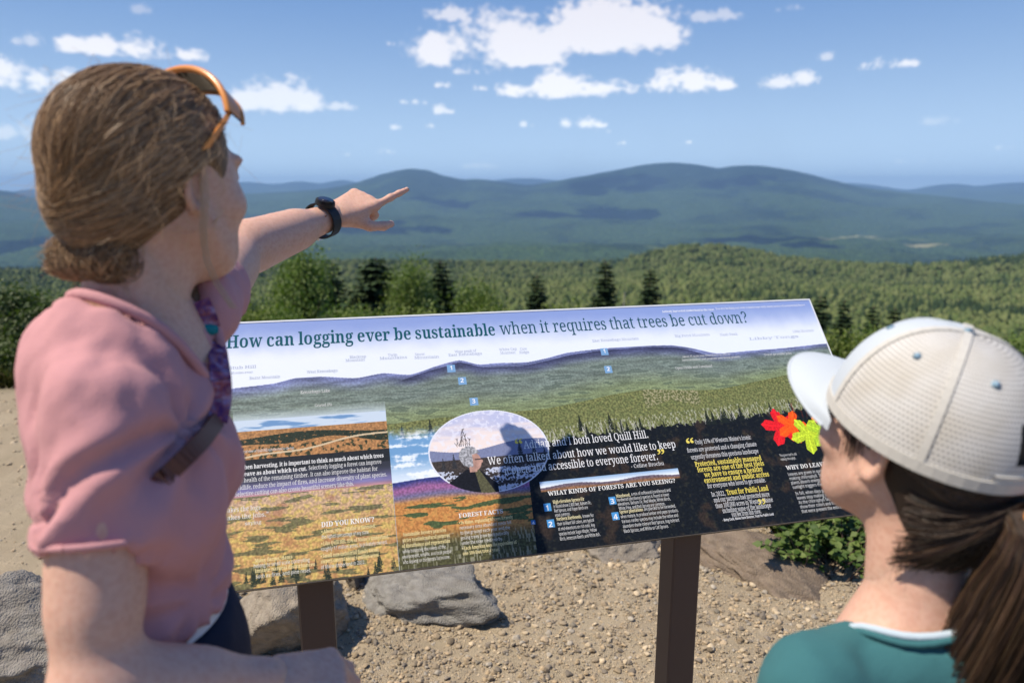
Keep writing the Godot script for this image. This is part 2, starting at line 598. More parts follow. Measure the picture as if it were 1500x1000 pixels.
func build_landscape() -> void:
	land_big = noise(21, 0.00055, 4)
	land_mid = noise(22, 0.004, 4)
	land_veg = noise(23, 0.0011, 5)
	# meadows seen in the photograph: pixel, half sizes in metres
	M.fields = []
	for p in [[1245, 345, 210.0, 130.0, Color(0.36, 0.33, 0.17)], [1300, 352, 260.0, 120.0, Color(0.22, 0.25, 0.09)], [1190, 349, 130.0, 80.0, Color(0.24, 0.25, 0.10)], [1340, 359, 190.0, 70.0, Color(0.34, 0.30, 0.17)], [1120, 362, 140.0, 60.0, Color(0.20, 0.22, 0.09)], [552, 331, 150.0, 120.0, Color(0.24, 0.25, 0.11)], [700, 352, 160.0, 70.0, Color(0.15, 0.18, 0.07)], [985, 372, 150.0, 60.0, Color(0.16, 0.19, 0.07)], [430, 355, 200.0, 80.0, Color(0.15, 0.18, 0.07)]]:
		var g := on_level(p[0], p[1], -296.0)
		M.fields.append([g.x, g.z, p[2], p[3], p[4]])
	var span := 0.98
	for piece in [["hillside", 60.0, 1900.0, 110, 330], ["valley", 1900.0, 6800.0, 120, 330], ["mountain", 6800.0, 12500.0, 110, 420], ["far_mountain", 12500.0, 19000.0, 40, 330]]:
		var b := Builder.new()
		var rows: int = piece[3]
		var cols: int = piece[4]
		for i in rows + 1:
			var r: float = piece[1] * pow(piece[2] / piece[1], float(i) / rows)
			for j in cols + 1:
				var az := lerpf(-span, span, float(j) / cols)
				var y := land_y(az, r)
				var x := sin(az) * r
				var z := -cos(az) * r
				b.vert(Vector3(x, y, z), Vector3.UP, land_colour(x, z, r, y), Vector2(x, z))
		for i in rows:
			for j in cols:
				var a := i * (cols + 1) + j
				b.quad(a, a + cols + 1, a + cols + 2, a + 1)
		b.smooth_normals()
		structure(piece[0], b.mesh(), M.forest_near if piece[0] == "hillside" else M.forest_far)

# A wood that reads as one mass: crowns of two kinds over the near hill.
func build_forest() -> void:
	var rng := RandomNumberGenerator.new()
	rng.seed = 77
	var round_crown := crown_blob(rng, false)
	var spire := crown_blob(rng, true)
	var hard := []
	var fir := []
	var tries := 60000
	for k in tries:
		var az := rng.randf_range(-0.80, 0.80)
		var r := 95.0 * pow(1450.0 / 95.0, pow(rng.randf(), 0.72))
		var x := sin(az) * r
		var z := -cos(az) * r
		var y := land_y(az, r)
		var v := land_veg.get_noise_2d(x * 4.0, z * 4.0) + rng.randf_range(-0.25, 0.25)
		var sc := rng.randf_range(0.55, 1.4)
		var basis := Basis(Vector3.UP, rng.randf() * TAU)
		if v > 0.22 or rng.randf() < 0.10:
			fir.append([Transform3D(basis.scaled(Vector3(2.1, 6.2, 2.1) * sc), Vector3(x, y + 1.0, z)), Color(0.028, 0.05, 0.022).lerp(Color(0.04, 0.065, 0.03), rng.randf())])
		else:
			var c := Color(0.075, 0.108, 0.034).lerp(Color(0.140, 0.160, 0.062), rng.randf())
			hard.append([Transform3D(basis.scaled(Vector3(3.0, 3.3, 3.0) * sc), Vector3(x, y + 3.2 * sc, z)), c])
	var label := ["broadleaf wood covering the near hill beyond the lookout", "dark conifers scattered through the wood on the near hill"]
	var sets := [hard, fir]
	for s in 2:
		var mm := MultiMesh.new()
		mm.transform_format = MultiMesh.TRANSFORM_3D
		mm.use_colors = true
		mm.mesh = round_crown if s == 0 else spire
		mm.instance_count = sets[s].size()
		for i in sets[s].size():
			mm.set_instance_transform(i, sets[s][i][0])
			mm.set_instance_color(i, sets[s][i][1])
		var o := MultiMeshInstance3D.new()
		o.name = "broadleaf_forest" if s == 0 else "conifer_forest"
		o.multimesh = mm
		o.material_override = M.leaf_mass
		add_child(o)
		o.set_meta("kind", "stuff")
		tag(o, label[s], "forest")

# crown of unit size with a lumpy or a spire outline, broken into overlapping tufts
func crown_blob(rng: RandomNumberGenerator, spire: bool) -> ArrayMesh:
	var b := Builder.new()
	if spire:
		for k in 7:
			var y0 := -0.1 + k * 0.15
			var rad := 0.98 * (1.0 - k / 7.3)
			var tip := b.vert(Vector3(0, y0 + 0.36, 0))
			var ring := []
			for s in 9:
				var t := TAU * s / 9.0 + k
				var q := rad * (1.0 if s % 2 == 0 else 0.55) * rng.randf_range(0.8, 1.15)
				ring.append(b.vert(Vector3(cos(t) * q, y0 - 0.06 * (s % 2), sin(t) * q)))
			for s in 9:
				b.tri(tip, ring[(s + 1) % 9], ring[s])
	else:
		for k in 16:
			var d := Vector3(rng.randfn(), rng.randfn() * 0.8 + 0.35, rng.randfn()).normalized() * rng.randf_range(0.45, 0.75)
			var rr := rng.randf_range(0.28, 0.5)
			var ids := []
			for i in 4:
				for j in 6:
					var la := (i / 3.0 - 0.5) * PI
					var lo := TAU * j / 6.0
					ids.append(b.vert(d + Vector3(cos(la) * cos(lo), sin(la), cos(la) * sin(lo)) * rr * rng.randf_range(0.7, 1.25)))
			for i in 3:
				for j in 6:
					b.quad(ids[i * 6 + j], ids[(i + 1) * 6 + j], ids[(i + 1) * 6 + (j + 1) % 6], ids[i * 6 + (j + 1) % 6])
	b.smooth_normals()
	return b.mesh()

# ---- trees, shrubs, rocks, gravel ---------------------------------------------------------------------------
func leaf(b: Builder, p: Vector3, dir: Vector3, up: Vector3, size: float, col: Color, wide := 0.55) -> void:
	var side := dir.cross(up).normalized() * size * wide * 0.5
	var mid := p + dir * size * 0.45 - up * size * 0.06
	var tip := p + dir * size - up * size * 0.16
	# normals follow the winding (clockwise faces)
	var nn := (tip - p).cross(side).normalized()
	var a := b.vert(p, nn, col)
	var l := b.vert(mid + side + up * size * 0.05, (nn + side.normalized() * 0.25).normalized(), col)
	var t := b.vert(tip, nn, col)
	var r := b.vert(mid - side + up * size * 0.05, (nn - side.normalized() * 0.25).normalized(), col)
	b.quad(a, l, t, r)

# returns [trunk mesh, crown mesh] of a broadleaf tree of unit height (base at the origin)
func broadleaf(sd: int, spread: float, n_leaf: int, size: float, low: float, green: Color, pale: Color) -> Array:
	var rng := RandomNumberGenerator.new()
	rng.seed = sd
	var wood := Builder.new()
	var crown := Builder.new()
	var lean := Vector3(rng.randf_range(-0.06, 0.06), 0, rng.randf_range(-0.06, 0.06))
	var pts := []
	var rad := []
	for k in 8:
		var t := k / 7.0
		pts.append(Vector3(lean.x * t + sin(t * 5.0 + sd) * 0.012, t * 0.92, lean.z * t))
		rad.append(lerpf(0.018, 0.003, t))
	wood.tube(pts, rad, 7)
	var clumps := []
	for k in 48:
		var t := rng.randf_range(low, 0.99)
		var ang := rng.randf() * TAU
		var reach := spread * sin(clampf((t - low + 0.10) / (1.06 - low), 0.0, 1.0) * PI * 0.93) * rng.randf_range(0.45, 1.12) + 0.02
		var root: Vector3 = Vector3(lean.x * t, t * 0.86, lean.z * t) - Vector3(0, reach * 0.3, 0)
		var end := Vector3(lean.x * t + cos(ang) * reach, t + rng.randf_range(-0.03, 0.04), lean.z * t + sin(ang) * reach)
		wood.tube([root, root.lerp(end, 0.5) + Vector3(0, -0.01, 0), end], [0.006, 0.004, 0.0015], 4, Color.WHITE, false)
		clumps.append([end, rng.randf_range(0.05, 0.10) * (spread + 0.35) * 1.25, rng.randf()])
		clumps.append([root.lerp(end, 0.6), rng.randf_range(0.05, 0.08), rng.randf()])
	for k in 9:
		var ang := rng.randf() * TAU
		var q := rng.randf_range(0.0, 0.10) * spread / 0.3
		clumps.append([Vector3(lean.x + cos(ang) * q, rng.randf_range(0.86, 1.0), lean.z + sin(ang) * q), rng.randf_range(0.05, 0.08), rng.randf()])
	for k in n_leaf:
		var cl: Array = clumps[rng.randi() % clumps.size()]
		var off: Vector3 = Vector3(rng.randfn(), rng.randfn() * 0.8, rng.randfn()) * float(cl[1]) * 0.62
		var p: Vector3 = cl[0] + off
		if p.y < 0.03:
			continue
		var dir := (off.normalized() + Vector3(rng.randfn(), rng.randfn() - 0.4, rng.randfn()) * 0.7).normalized()
		var up := Vector3(rng.randfn() * 0.5, 1.0, rng.randfn() * 0.5).normalized()
		if absf(dir.dot(up)) > 0.95:
			up = Vector3.RIGHT
		var c := green.lerp(pale, clampf(cl[2] * 0.6 + rng.randf() * 0.5, 0.0, 1.0))
		leaf(crown, p, dir, up, size * rng.randf_range(0.7, 1.25), c, 0.62)
	return [wood.mesh(), crown.mesh()]

# a spruce or fir of unit height: whorls of drooping, needled branches
func conifer(sd: int, spread: float, whorls: int, open: float, taper := 0.75) -> Array:
	var rng := RandomNumberGenerator.new()
	rng.seed = sd
	var wood := Builder.new()
	var crown := Builder.new()
	wood.tube([Vector3.ZERO, Vector3(0.003, 0.5, 0), Vector3(0, 1.0, 0)], [0.016, 0.009, 0.001], 7)
	for k in whorls:
		var t := 0.10 + 0.89 * pow(float(k) / (whorls - 1), 0.92)
		var len := spread * pow(1.0 - t, taper) + 0.009
		var n := rng.randi_range(6, 8)
		var off := rng.randf() * TAU
		for j in n:
			if rng.randf() < open:
				continue
			var ang := off + TAU * j / n + rng.randf_range(-0.25, 0.25)
			var out := Vector3(cos(ang), 0, sin(ang))
			var l := len * rng.randf_range(0.68, 1.2)
			var p0 := Vector3(0, t, 0)
			var droop := rng.randf_range(0.12, 0.34)
			var p1 := p0 + out * l * 0.55 + Vector3(0, -l * droop, 0)
			var p2 := p0 + out * l + Vector3(0, -l * droop * 1.15 + l * 0.12, 0)
			wood.tube([p0, p1, p2], [0.004, 0.0025, 0.001], 3, Color.WHITE, false)
			var steps := 4 + int(l * 62.0)
			for s in steps:
				var q := (s + 0.6) / steps
				var c0 := p0.lerp(p1, q / 0.55) if q < 0.55 else p1.lerp(p2, (q - 0.55) / 0.45)
				var w := l * 0.46 * (1.0 - q * 0.6) * rng.randf_range(0.6, 1.2) + 0.012
				for side in [-1.0, 1.0]:
					var sd_dir: Vector3 = (out.cross(Vector3.UP) * side + out * 0.75 + Vector3(0, rng.randf_range(-0.35, 0.15), 0)).normalized()
					var col := Color(0.026, 0.046, 0.020).lerp(Color(0.054, 0.086, 0.034), rng.randf())
					leaf(crown, c0, sd_dir, Vector3(rng.randfn() * 0.3, 1, rng.randfn() * 0.3).normalized(), w, col, 0.6)
				leaf(crown, c0, (out + Vector3(0, rng.randf_range(-0.2, 0.4), 0)).normalized(), Vector3(rng.randfn(), 0.6, rng.randfn()).normalized(), w * 0.8, Color(0.034, 0.06, 0.025), 0.6)
	return [wood.mesh(), crown.mesh()]

func plant(called: String, kind: Array, bark: Material, px: float, top: float, depth: float, wide: float, turn: float, label: String, category: String, group := "") -> Node3D:
	var tip := at(px, top, depth)
	var y := ground_y(tip.x, tip.z) - 0.03
	var o := thing(called, label, category, Vector3(tip.x, y, tip.z), group)
	o.rotation.y = turn
	# the leaves of a broadleaf reach a little above its topmost twig
	var hgt := maxf(tip.y - y, 0.4) * (1.0 if category == "spruce" or category == "tree" else 0.92)
	o.scale = Vector3(hgt * wide, hgt, hgt * wide)
	part("trunk", kind[0], bark, o)
	part("crown", kind[1], M.leaves if category != "spruce" else M.needles, o)
	return o

func build_near_trees() -> void:
	var g1 := Color(0.072, 0.125, 0.024)
	var g2 := Color(0.185, 0.245, 0.065)
	var maple := broadleaf(201, 0.30, 20000, 0.0155, 0.16, g1, g2)
	var birch := broadleaf(202, 0.27, 17000, 0.0155, 0.14, Color(0.09, 0.14, 0.03), Color(0.20, 0.255, 0.07))
	var shrub := broadleaf(203, 0.42, 17000, 0.020, 0.08, g1, g2)
	var shrub_pale := broadleaf(204, 0.40, 17000, 0.020, 0.08, Color(0.12, 0.165, 0.035), Color(0.24, 0.275, 0.08))
	var shrub_dark := broadleaf(205, 0.40, 15000, 0.024, 0.05, Color(0.040, 0.065, 0.022), Color(0.105, 0.135, 0.05))
	var spruce := conifer(211, 0.26, 54, 0.10, 0.9)
	var slim := conifer(212, 0.19, 56, 0.10, 0.98)
	var wide := conifer(213, 0.28, 40, 0.14, 0.5)
	# trees told apart by their own look
	plant("maple_tree", maple, M.bark, 440, 360, 13.0, 0.66, 0.4, "tallest bright green broadleaf tree behind the sign, below the pointing arm", "tree")
	plant("pine_tree", wide, M.bark, 550, 376, 15.5, 1.0, 1.0, "wide dark conifer with spreading tiers below the pointing hand", "spruce")
	plant("spruce_tree", spruce, M.bark, 645, 381, 16.5, 1.2, 2.0, "dark spruce beside pale shrubs, second conifer along from the pointing hand", "spruce")
	plant("spruce_tree", slim, M.bark, 487, 384, 19.0, 1.2, 3.0, "small dark spruce top between the tall broadleaf tree and the wide conifer", "spruce")
	plant("spruce_tree", spruce, M.bark, 337, 372, 12.0, 1.1, 0.2, "dark spruce beside the hanging strand of hair", "spruce")
	plant("spruce_tree", slim, M.bark, 787, 402, 17.0, 1.3, 4.0, "short dark spruce above the word when on the sign", "spruce")
	plant("spruce_tree", slim, M.bark, 887, 382, 17.5, 1.2, 5.0, "tall slim dark spruce standing clear above the middle of the sign", "spruce")
	plant("spruce_tree", slim, M.bark, 953, 393, 18.0, 1.2, 0.9, "slim dark spruce, shorter of the pair standing against the green hill", "spruce")
	plant("spruce_tree", slim, M.bark, 1203, 432, 11.0, 1.25, 1.9, "dark spruce right behind the sign's upper corner", "spruce")
	plant("spruce_tree", slim, M.bark, 1238, 438, 12.5, 1.1, 2.9, "dark spruce between the sign's corner and the white cap", "spruce")
	plant("spruce_tree", slim, M.bark, 1281, 447, 13.0, 1.0, 3.7, "low dark spruce behind the peak of the white cap", "spruce")
	plant("spruce_tree", slim, M.bark, 1312, 449, 14.0, 1.0, 4.6, "low dark spruce just above the crown of the white cap", "spruce")
	plant("birch_tree", birch, M.bark, 606, 396, 13.5, 0.62, 0.7, "pale green young birch between the two dark conifers", "tree")
	plant("birch_tree", birch, M.bark, 700, 424, 13.0, 0.7, 2.7, "low pale green birch beyond the word sustainable", "tree")
	# understorey along the brow
	var spots := [[312, 446, 9.5, 0], [360, 440, 10.0, 1], [398, 430, 11.0, 1], [425, 432, 9.5, 0], [478, 432, 11.0, 0], [512, 438, 10.5, 1], [545, 444, 9.5, 0], [580, 438, 11.0, 1], [622, 436, 10.5, 1], [664, 440, 11.5, 0], [690, 440, 10.5, 1], [728, 432, 11.5, 1], [757, 440, 11.0, 0], [826, 431, 12.5, 1], [1003, 427, 13.5, 1], [862, 446, 12.0, 0], [920, 446, 12.0, 0],
		[1215, 474, 9.0, 1], [1248, 468, 9.0, 1], [1272, 476, 8.0, 1], [1298, 470, 8.5, 0], [1345, 474, 9.0, 0], [1400, 470, 9.5, 1], [1460, 466, 10.0, 0], [1530, 462, 10.0, 1]]
	for i in spots.size():
		var s: Array = spots[i]
		plant("shrub", shrub_pale if s[3] == 1 else shrub, M.bark, s[0], s[1], s[2], 0.55 + 0.3 * fposmod(i * 0.37, 1.0), i * 1.3, "yellow-green leafy shrub on the slope behind the sign" if s[3] == 1 else "mid-green leafy shrub on the slope behind the sign", "shrub", "shrubs along the brow behind the sign")
	for s in [[14, 402, 8.6, 1.0, 0.3], [48, 428, 8.3, 1.1, 1.7], [86, 432, 8.8, 1.0, 3.0], [-40, 410, 9.0, 1.0, 4.1], [130, 440, 9.2, 1.0, 5.0], [200, 440, 9.6, 1.0, 5.9], [262, 440, 9.8, 1.0, 2.2]]:
		plant("bush", shrub_dark, M.bark, s[0], s[1], s[2], s[3], s[4], "dark green bush at the edge of the gravel beside the pink shirt", "bush", "bushes at the gravel's edge")
	# dead snag
	var snag := Builder.new()
	var p := at(905, 428, 16.0)
	var gy := ground_y(p.x, p.z)
	snag.tube([Vector3.ZERO, Vector3(0.05, (p.y - gy) * 0.6, 0), Vector3(0.16, p.y - gy, 0)], [0.05, 0.035, 0.01], 6)
	snag.tube([Vector3(0.06, (p.y - gy) * 0.7, 0), Vector3(0.28, (p.y - gy) * 0.9, 0.05)], [0.02, 0.006], 5)
	var sn := thing("dead_tree", "bare grey dead trunk leaning beside the tall slim spruce", "tree", Vector3(p.x, gy, p.z))
	part("trunk", snag.mesh(), M.dead_wood, sn)
	leafy_shrub()
	grass_edge()

# the low shrub beyond the slab of rock, close enough to pick out its leaves
func leafy_shrub() -> void:
	var rng := RandomNumberGenerator.new()
	rng.seed = 55
	var root := on_level(1232, 842, 0.0)
	var o := thing("leafy_shrub", "low shrub with many rounded bright leaves beyond the flat rock", "shrub", Vector3(root.x, ground_y(root.x, root.z - 0.16) - 0.02, root.z - 0.16))
	var stems := Builder.new()
	var variants := []
	for k in 5:
		var b := Builder.new()
		var c := Color(0.055, 0.105, 0.02).lerp(Color(0.16, 0.215, 0.06), k / 4.0)
		# a rounded leaf folded along its midrib
		var ids := []
		for s in [[0.0, 0.0], [0.25, 0.34], [0.55, 0.42], [0.85, 0.22], [1.0, 0.0]]:
			var row := []
			for q in [-1.0, 0.0, 1.0]:
				row.append(b.vert(Vector3(q * s[1], absf(q) * s[1] * 0.28 - s[0] * s[0] * 0.12, s[0]), Vector3.UP, c))
			ids.append(row)
		for r in 4:
			for q in 2:
				b.quad(ids[r][q], ids[r + 1][q], ids[r + 1][q + 1], ids[r][q + 1])
		b.smooth_normals()
		variants.append(b.mesh())
	var rest := Builder.new()
	var made := 0
	for k in 90:
		var ang := rng.randf() * TAU
		var foot := Vector3(cos(ang), 0, sin(ang)) * rng.randf_range(0.0, 0.25)
		var tip := Vector3(foot.x * 1.7 + rng.randf_range(-0.28, 0.36), rng.randf_range(0.08, 0.36), foot.z * 1.2 + rng.randf_range(-0.22, 0.14))
		var mid := foot.lerp(tip, 0.5) + Vector3(0, 0.05, 0)
		stems.tube([foot, mid, tip], [0.004, 0.003, 0.0012], 4, Color.WHITE, false)
		for j in 26:
			var t := rng.randf_range(0.25, 1.0)
			var p := foot.lerp(mid, t * 2.0) if t < 0.5 else mid.lerp(tip, t * 2.0 - 1.0)
			var dir := Vector3(rng.randfn(), rng.randf_range(-0.3, 0.5), rng.randfn()).normalized()
			var size := rng.randf_range(0.024, 0.046)
			var up := Vector3(rng.randfn() * 0.35 - 0.2, 1.0, rng.randfn() * 0.35 + 0.2).normalized()
			var z := (dir - up * dir.dot(up)).normalized()
			var bas := Basis(up.cross(z), up, z).scaled(Vector3.ONE * size)
			if made < 280 and tip.z > -0.05 and t > 0.5:
				made += 1
				var l := part("leaf", variants[rng.randi() % 5], M.leaves, o)
				l.transform = Transform3D(bas, p)
			else:
				leaf(rest, p, z, up, size, Color(0.05, 0.095, 0.02).lerp(Color(0.14, 0.19, 0.05), rng.randf()), 0.75)
	part("stem", stems.mesh(), M.bark, o)
	part("foliage", rest.mesh(), M.leaves, o).set_meta("kind", "stuff")

func grass_edge() -> void:
	var rng := RandomNumberGenerator.new()
	rng.seed = 66
	var b := Builder.new()
	for k in 15000:
		var az := deg_to_rad(rng.randf_range(-52.0, -14.0))
		var e := pad_edge(rad_to_deg(az))
		var r := e + 0.15 + absf(rng.randfn()) * 0.75
		var p := Vector3(sin(az) * r, 0, -cos(az) * r)
		p.y = ground_y(p.x, p.z) - 0.01
		var tall := rng.randf_range(0.05, 0.20) * (0.6 if r < e + 0.35 else 1.0)
		var lean := Vector3(rng.randfn(), 0, rng.randfn()) * tall * 0.35
		var side := Vector3(rng.randfn(), 0, rng.randfn()).normalized() * 0.005
		var c := Color(0.10, 0.12, 0.035).lerp(Color(0.30, 0.24, 0.11), rng.randf())
		var n := (lean + Vector3(0, tall, 0)).cross(side).normalized()
		var i0 := b.vert(p - side, n, c)
		var i1 := b.vert(p + side, n, c)
		var i2 := b.vert(p + lean * 0.5 + Vector3(0, tall * 0.65, 0) + side * 0.6, n, c)
		var i3 := b.vert(p + lean + Vector3(0, tall, 0), n, c)
		b.tri(i0, i2, i1)
		b.tri(i0, i3, i2)
	var o := MeshInstance3D.new()
	o.name = "dry_grass"
	o.mesh = b.mesh()
	o.material_override = M.leaves
	add_child(o)
	o.set_meta("kind", "stuff")
	tag(o, "thin dry grass along the edge of the gravel", "grass")

# a boulder: an ellipsoid cut by planes and roughened
func boulder_mesh(sd: int, size: Vector3, cuts: int, fine := 0.05, rows := 44, tint := Color.WHITE, tight := 0.52) -> ArrayMesh:
	var rng := RandomNumberGenerator.new()
	rng.seed = sd
	var planes := []
	for k in cuts:
		planes.append([Vector3(rng.randfn(), rng.randfn() * 0.8 + 0.15, rng.randfn()).normalized(), rng.randf_range(tight, tight + 0.30)])
	var n1 := noise(sd, 1.6, 4)
	var n2 := noise(sd + 1, 9.0, 3)
	var n3 := noise(sd + 2, 3.2, 4)
	var b := Builder.new()
	var cols := rows * 2
	for i in rows + 1:
		var la := (float(i) / rows - 0.5) * PI
		for j in cols + 1:
			var lo := TAU * (j % cols) / cols
			var d := Vector3(cos(la) * cos(lo), sin(la), cos(la) * sin(lo))
			var r := 1.0
			for p in planes:
				var q: float = d.dot(p[0])
				if q > 0.05:
					r = minf(r, p[1] / q)
			r *= 1.0 + n1.get_noise_3dv(d) * 0.16 + n3.get_noise_3dv(d) * fine + n2.get_noise_3dv(d) * fine * 0.5
			var t := clampf(n3.get_noise_3dv(d * 1.7) * 0.9 + 0.5, 0.0, 1.0)
			var t2 := clampf(n2.get_noise_3dv(d) + 0.5, 0.0, 1.0)
			var c := Color(0.23, 0.205, 0.175).lerp(Color(0.36, 0.33, 0.29), t).lerp(Color(0.13, 0.115, 0.10), t2 * 0.35)
			b.vert(d * r * size, d, Color(c.r * tint.r, c.g * tint.g, c.b * tint.b))
	for i in rows:
		for j in cols:
			var a := i * (cols + 1) + j
			b.quad(a, a + cols + 1, a + cols + 2, a + 1)
	b.smooth_normals()
	# close the seam: first and last column share normals
	for i in rows + 1:
		var a := i * (cols + 1)
		var nn := (b.n[a] + b.n[a + cols]).normalized()
		b.n[a] = nn
		b.n[a + cols] = nn
	return b.mesh()

func build_rocks() -> void:
	# pixel of the middle, depth, half sizes, turn (degrees round y), roll, tint, label
	var list := [
		[10, 945, 2.25, Vector3(0.30, 0.20, 0.26), 20.0, 5.0, Color(1, 1, 1), "large grey boulder beside the hanging arm of the person in pink"],
		[436, 893, 2.66, Vector3(0.21, 0.20, 0.20), 30.0, 0.0, Color(1.12, 1.05, 0.95), "rough tan boulder behind the sign post nearer the pointing person"],
		[612, 868, 2.95, Vector3(0.38, 0.17, 0.24), -12.0, 7.0, Color(0.92, 0.96, 1.0), "long smooth grey boulder with a dark shadow under the sign"],
		[908, 803, 3.35, Vector3(0.26, 0.14, 0.22), 14.0, 4.0, Color(1.02, 0.98, 0.93), "low grey-tan boulder under the middle of the sign"],
		[1138, 842, 3.12, Vector3(0.42, 0.13, 0.25), -26.0, -11.0, Color(0.82, 0.70, 0.60), "flat reddish-brown slab of rock beside the leafy shrub"],
		[1040, 808, 3.28, Vector3(0.05, 0.055, 0.05), 0.0, 0.0, Color(1.1, 1.08, 1.0), "small pale upright stone beside the flat slab"],
		[520, 850, 3.05, Vector3(0.045, 0.15, 0.10), 10.0, 12.0, Color(0.7, 0.66, 0.6), "narrow dark stone wedged between two boulders behind the post"],
		[-150, 820, 3.4, Vector3(0.3, 0.18, 0.3), 50.0, 0.0, Color(1, 1, 1), "grey boulder on the gravel behind the person in pink"],
		[250, 880, 2.75, Vector3(0.26, 0.15, 0.22), 70.0, 0.0, Color(1.05, 1.0, 0.95), "grey boulder hidden behind the pink shirt"]]
	for i in list.size():
		var r: Array = list[i]
		var p := at(r[0], r[1], r[2])
		var o := MeshInstance3D.new()
		o.name = numbered("boulder")
		o.mesh = boulder_mesh(301 + i * 7, Vector3(r[3].x, r[3].y * 0.88, r[3].z) * 1.12, 15, 0.045, 60, r[6] * 0.86)
		o.material_override = M.rock
		add_child(o)
		o.position = p
		o.rotation_degrees = Vector3(0, r[4], r[5])
		tag(o, r[7], "boulder")

func build_gravel() -> void:
	var rng := RandomNumberGenerator.new()
	rng.seed = 91
	var shapes := []
	for k in 5:
		shapes.append(boulder_mesh(400 + k * 5, Vector3(1.0, rng.randf_range(0.36, 0.6), rng.randf_range(0.7, 0.95)), 22, 0.02, 9, Color.WHITE, 0.42))
	var tints := [Color(1.4, 1.2, 0.93), Color(1.75, 1.55, 1.22), Color(1.1, 0.97, 0.78), Color(1.3, 1.25, 1.15), Color(1.55, 1.3, 0.95), Color(0.8, 0.74, 0.67)]
	for s in 5:
		var rows := []
		for k in 11500:
			var p: Vector3
			if k % 6 == 0:
				p = Vector3(rng.randf_range(-6.5, 2.5), 0, -rng.randf_range(1.2, 6.5))
			else:
				p = Vector3(rng.randf_range(-1.7, 2.2), 0, -rng.randf_range(1.75, 3.6))
			var az := rad_to_deg(atan2(p.x, -p.z))
			if Vector2(p.x, p.z).length() > pad_edge(az) + 0.5:
				continue
			var size := 0.0045 * pow(rng.randf() * 0.985 + 0.015, -0.46)
			if k % 6 == 0:
				size *= 1.6
			size = minf(size, 0.024)
			p.y = ground_y(p.x, p.z) + size * 0.15
			var bas := Basis.from_euler(Vector3(rng.randf_range(-0.5, 0.5), rng.randf() * TAU, rng.randf_range(-0.5, 0.5))).scaled(Vector3.ONE * size)
			rows.append([Transform3D(bas, p), tints[rng.randi() % 6] * rng.randf_range(0.75, 1.1)])
		var mm := MultiMesh.new()
		mm.transform_format = MultiMesh.TRANSFORM_3D
		mm.use_colors = true
		mm.mesh = shapes[s]
		mm.instance_count = rows.size()
		for i in rows.size():
			mm.set_instance_transform(i, rows[i][0])
			mm.set_instance_color(i, rows[i][1])
		var o := MultiMeshInstance3D.new()
		o.name = numbered("gravel")
		o.multimesh = mm
		o.material_override = M.rock_small
		add_child(o)
		o.set_meta("kind", "stuff")
		tag(o, "loose tan gravel scattered over the hilltop pad", "gravel", "gravel of the hilltop pad")
	# the larger loose stones, one by one
	var spots := [[905, 822], [918, 818], [1052, 830], [1075, 806], [1103, 815], [620, 905], [660, 935], [700, 968], [585, 960], [540, 915], [548, 935], [600, 985], [735, 905], [770, 940], [800, 985], [840, 915], [868, 955], [905, 985], [925, 905], [1050, 900], [1085, 945], [1120, 985], [1140, 925], [1170, 905], [400, 930], [415, 945], [395, 960], [430, 965], [505, 910], [520, 955], [650, 880], [820, 860], [760, 860], [880, 850], [1040, 960], [1095, 880]]
	for i in spots.size():
		var p := on_level(spots[i][0], spots[i][1], 0.0)
		var size := rng.randf_range(0.013, 0.028)
		var o := MeshInstance3D.new()
		o.name = numbered("stone")
		o.mesh = shapes[i % 5]
		o.material_override = M.stone_tints[i % 4]
		add_child(o)
		o.position = Vector3(p.x, ground_y(p.x, p.z) + size * 0.2, p.z)
		o.rotation = Vector3(rng.randf_range(-0.3, 0.3), rng.randf() * TAU, rng.randf_range(-0.3, 0.3))
		o.scale = Vector3.ONE * size
		tag(o, "loose tan stone lying on the gravel below the sign", "stone", "loose stones below the sign")

# ---- interpretive sign -----------------------------------------------------------------------------------------
# Panel coordinates: u metres from the upper corner along the top edge, v metres down the face.
const PANEL_TL := Vector3(-0.75945, 1.31808, -1.62966)
const PANEL_U := Vector3(0.970296, 0.0, -0.241922)
const PANEL_V := Vector3(0.155504, -0.766044, 0.623694)
const PANEL_N := Vector3(0.185323, 0.642788, 0.743290)
const PANEL_W := 1.66
const PANEL_H := 0.612

func on_panel(u: float, v: float, lift := 0.0) -> Vector3:
	return PANEL_TL + PANEL_U * u + PANEL_V * v + PANEL_N * lift

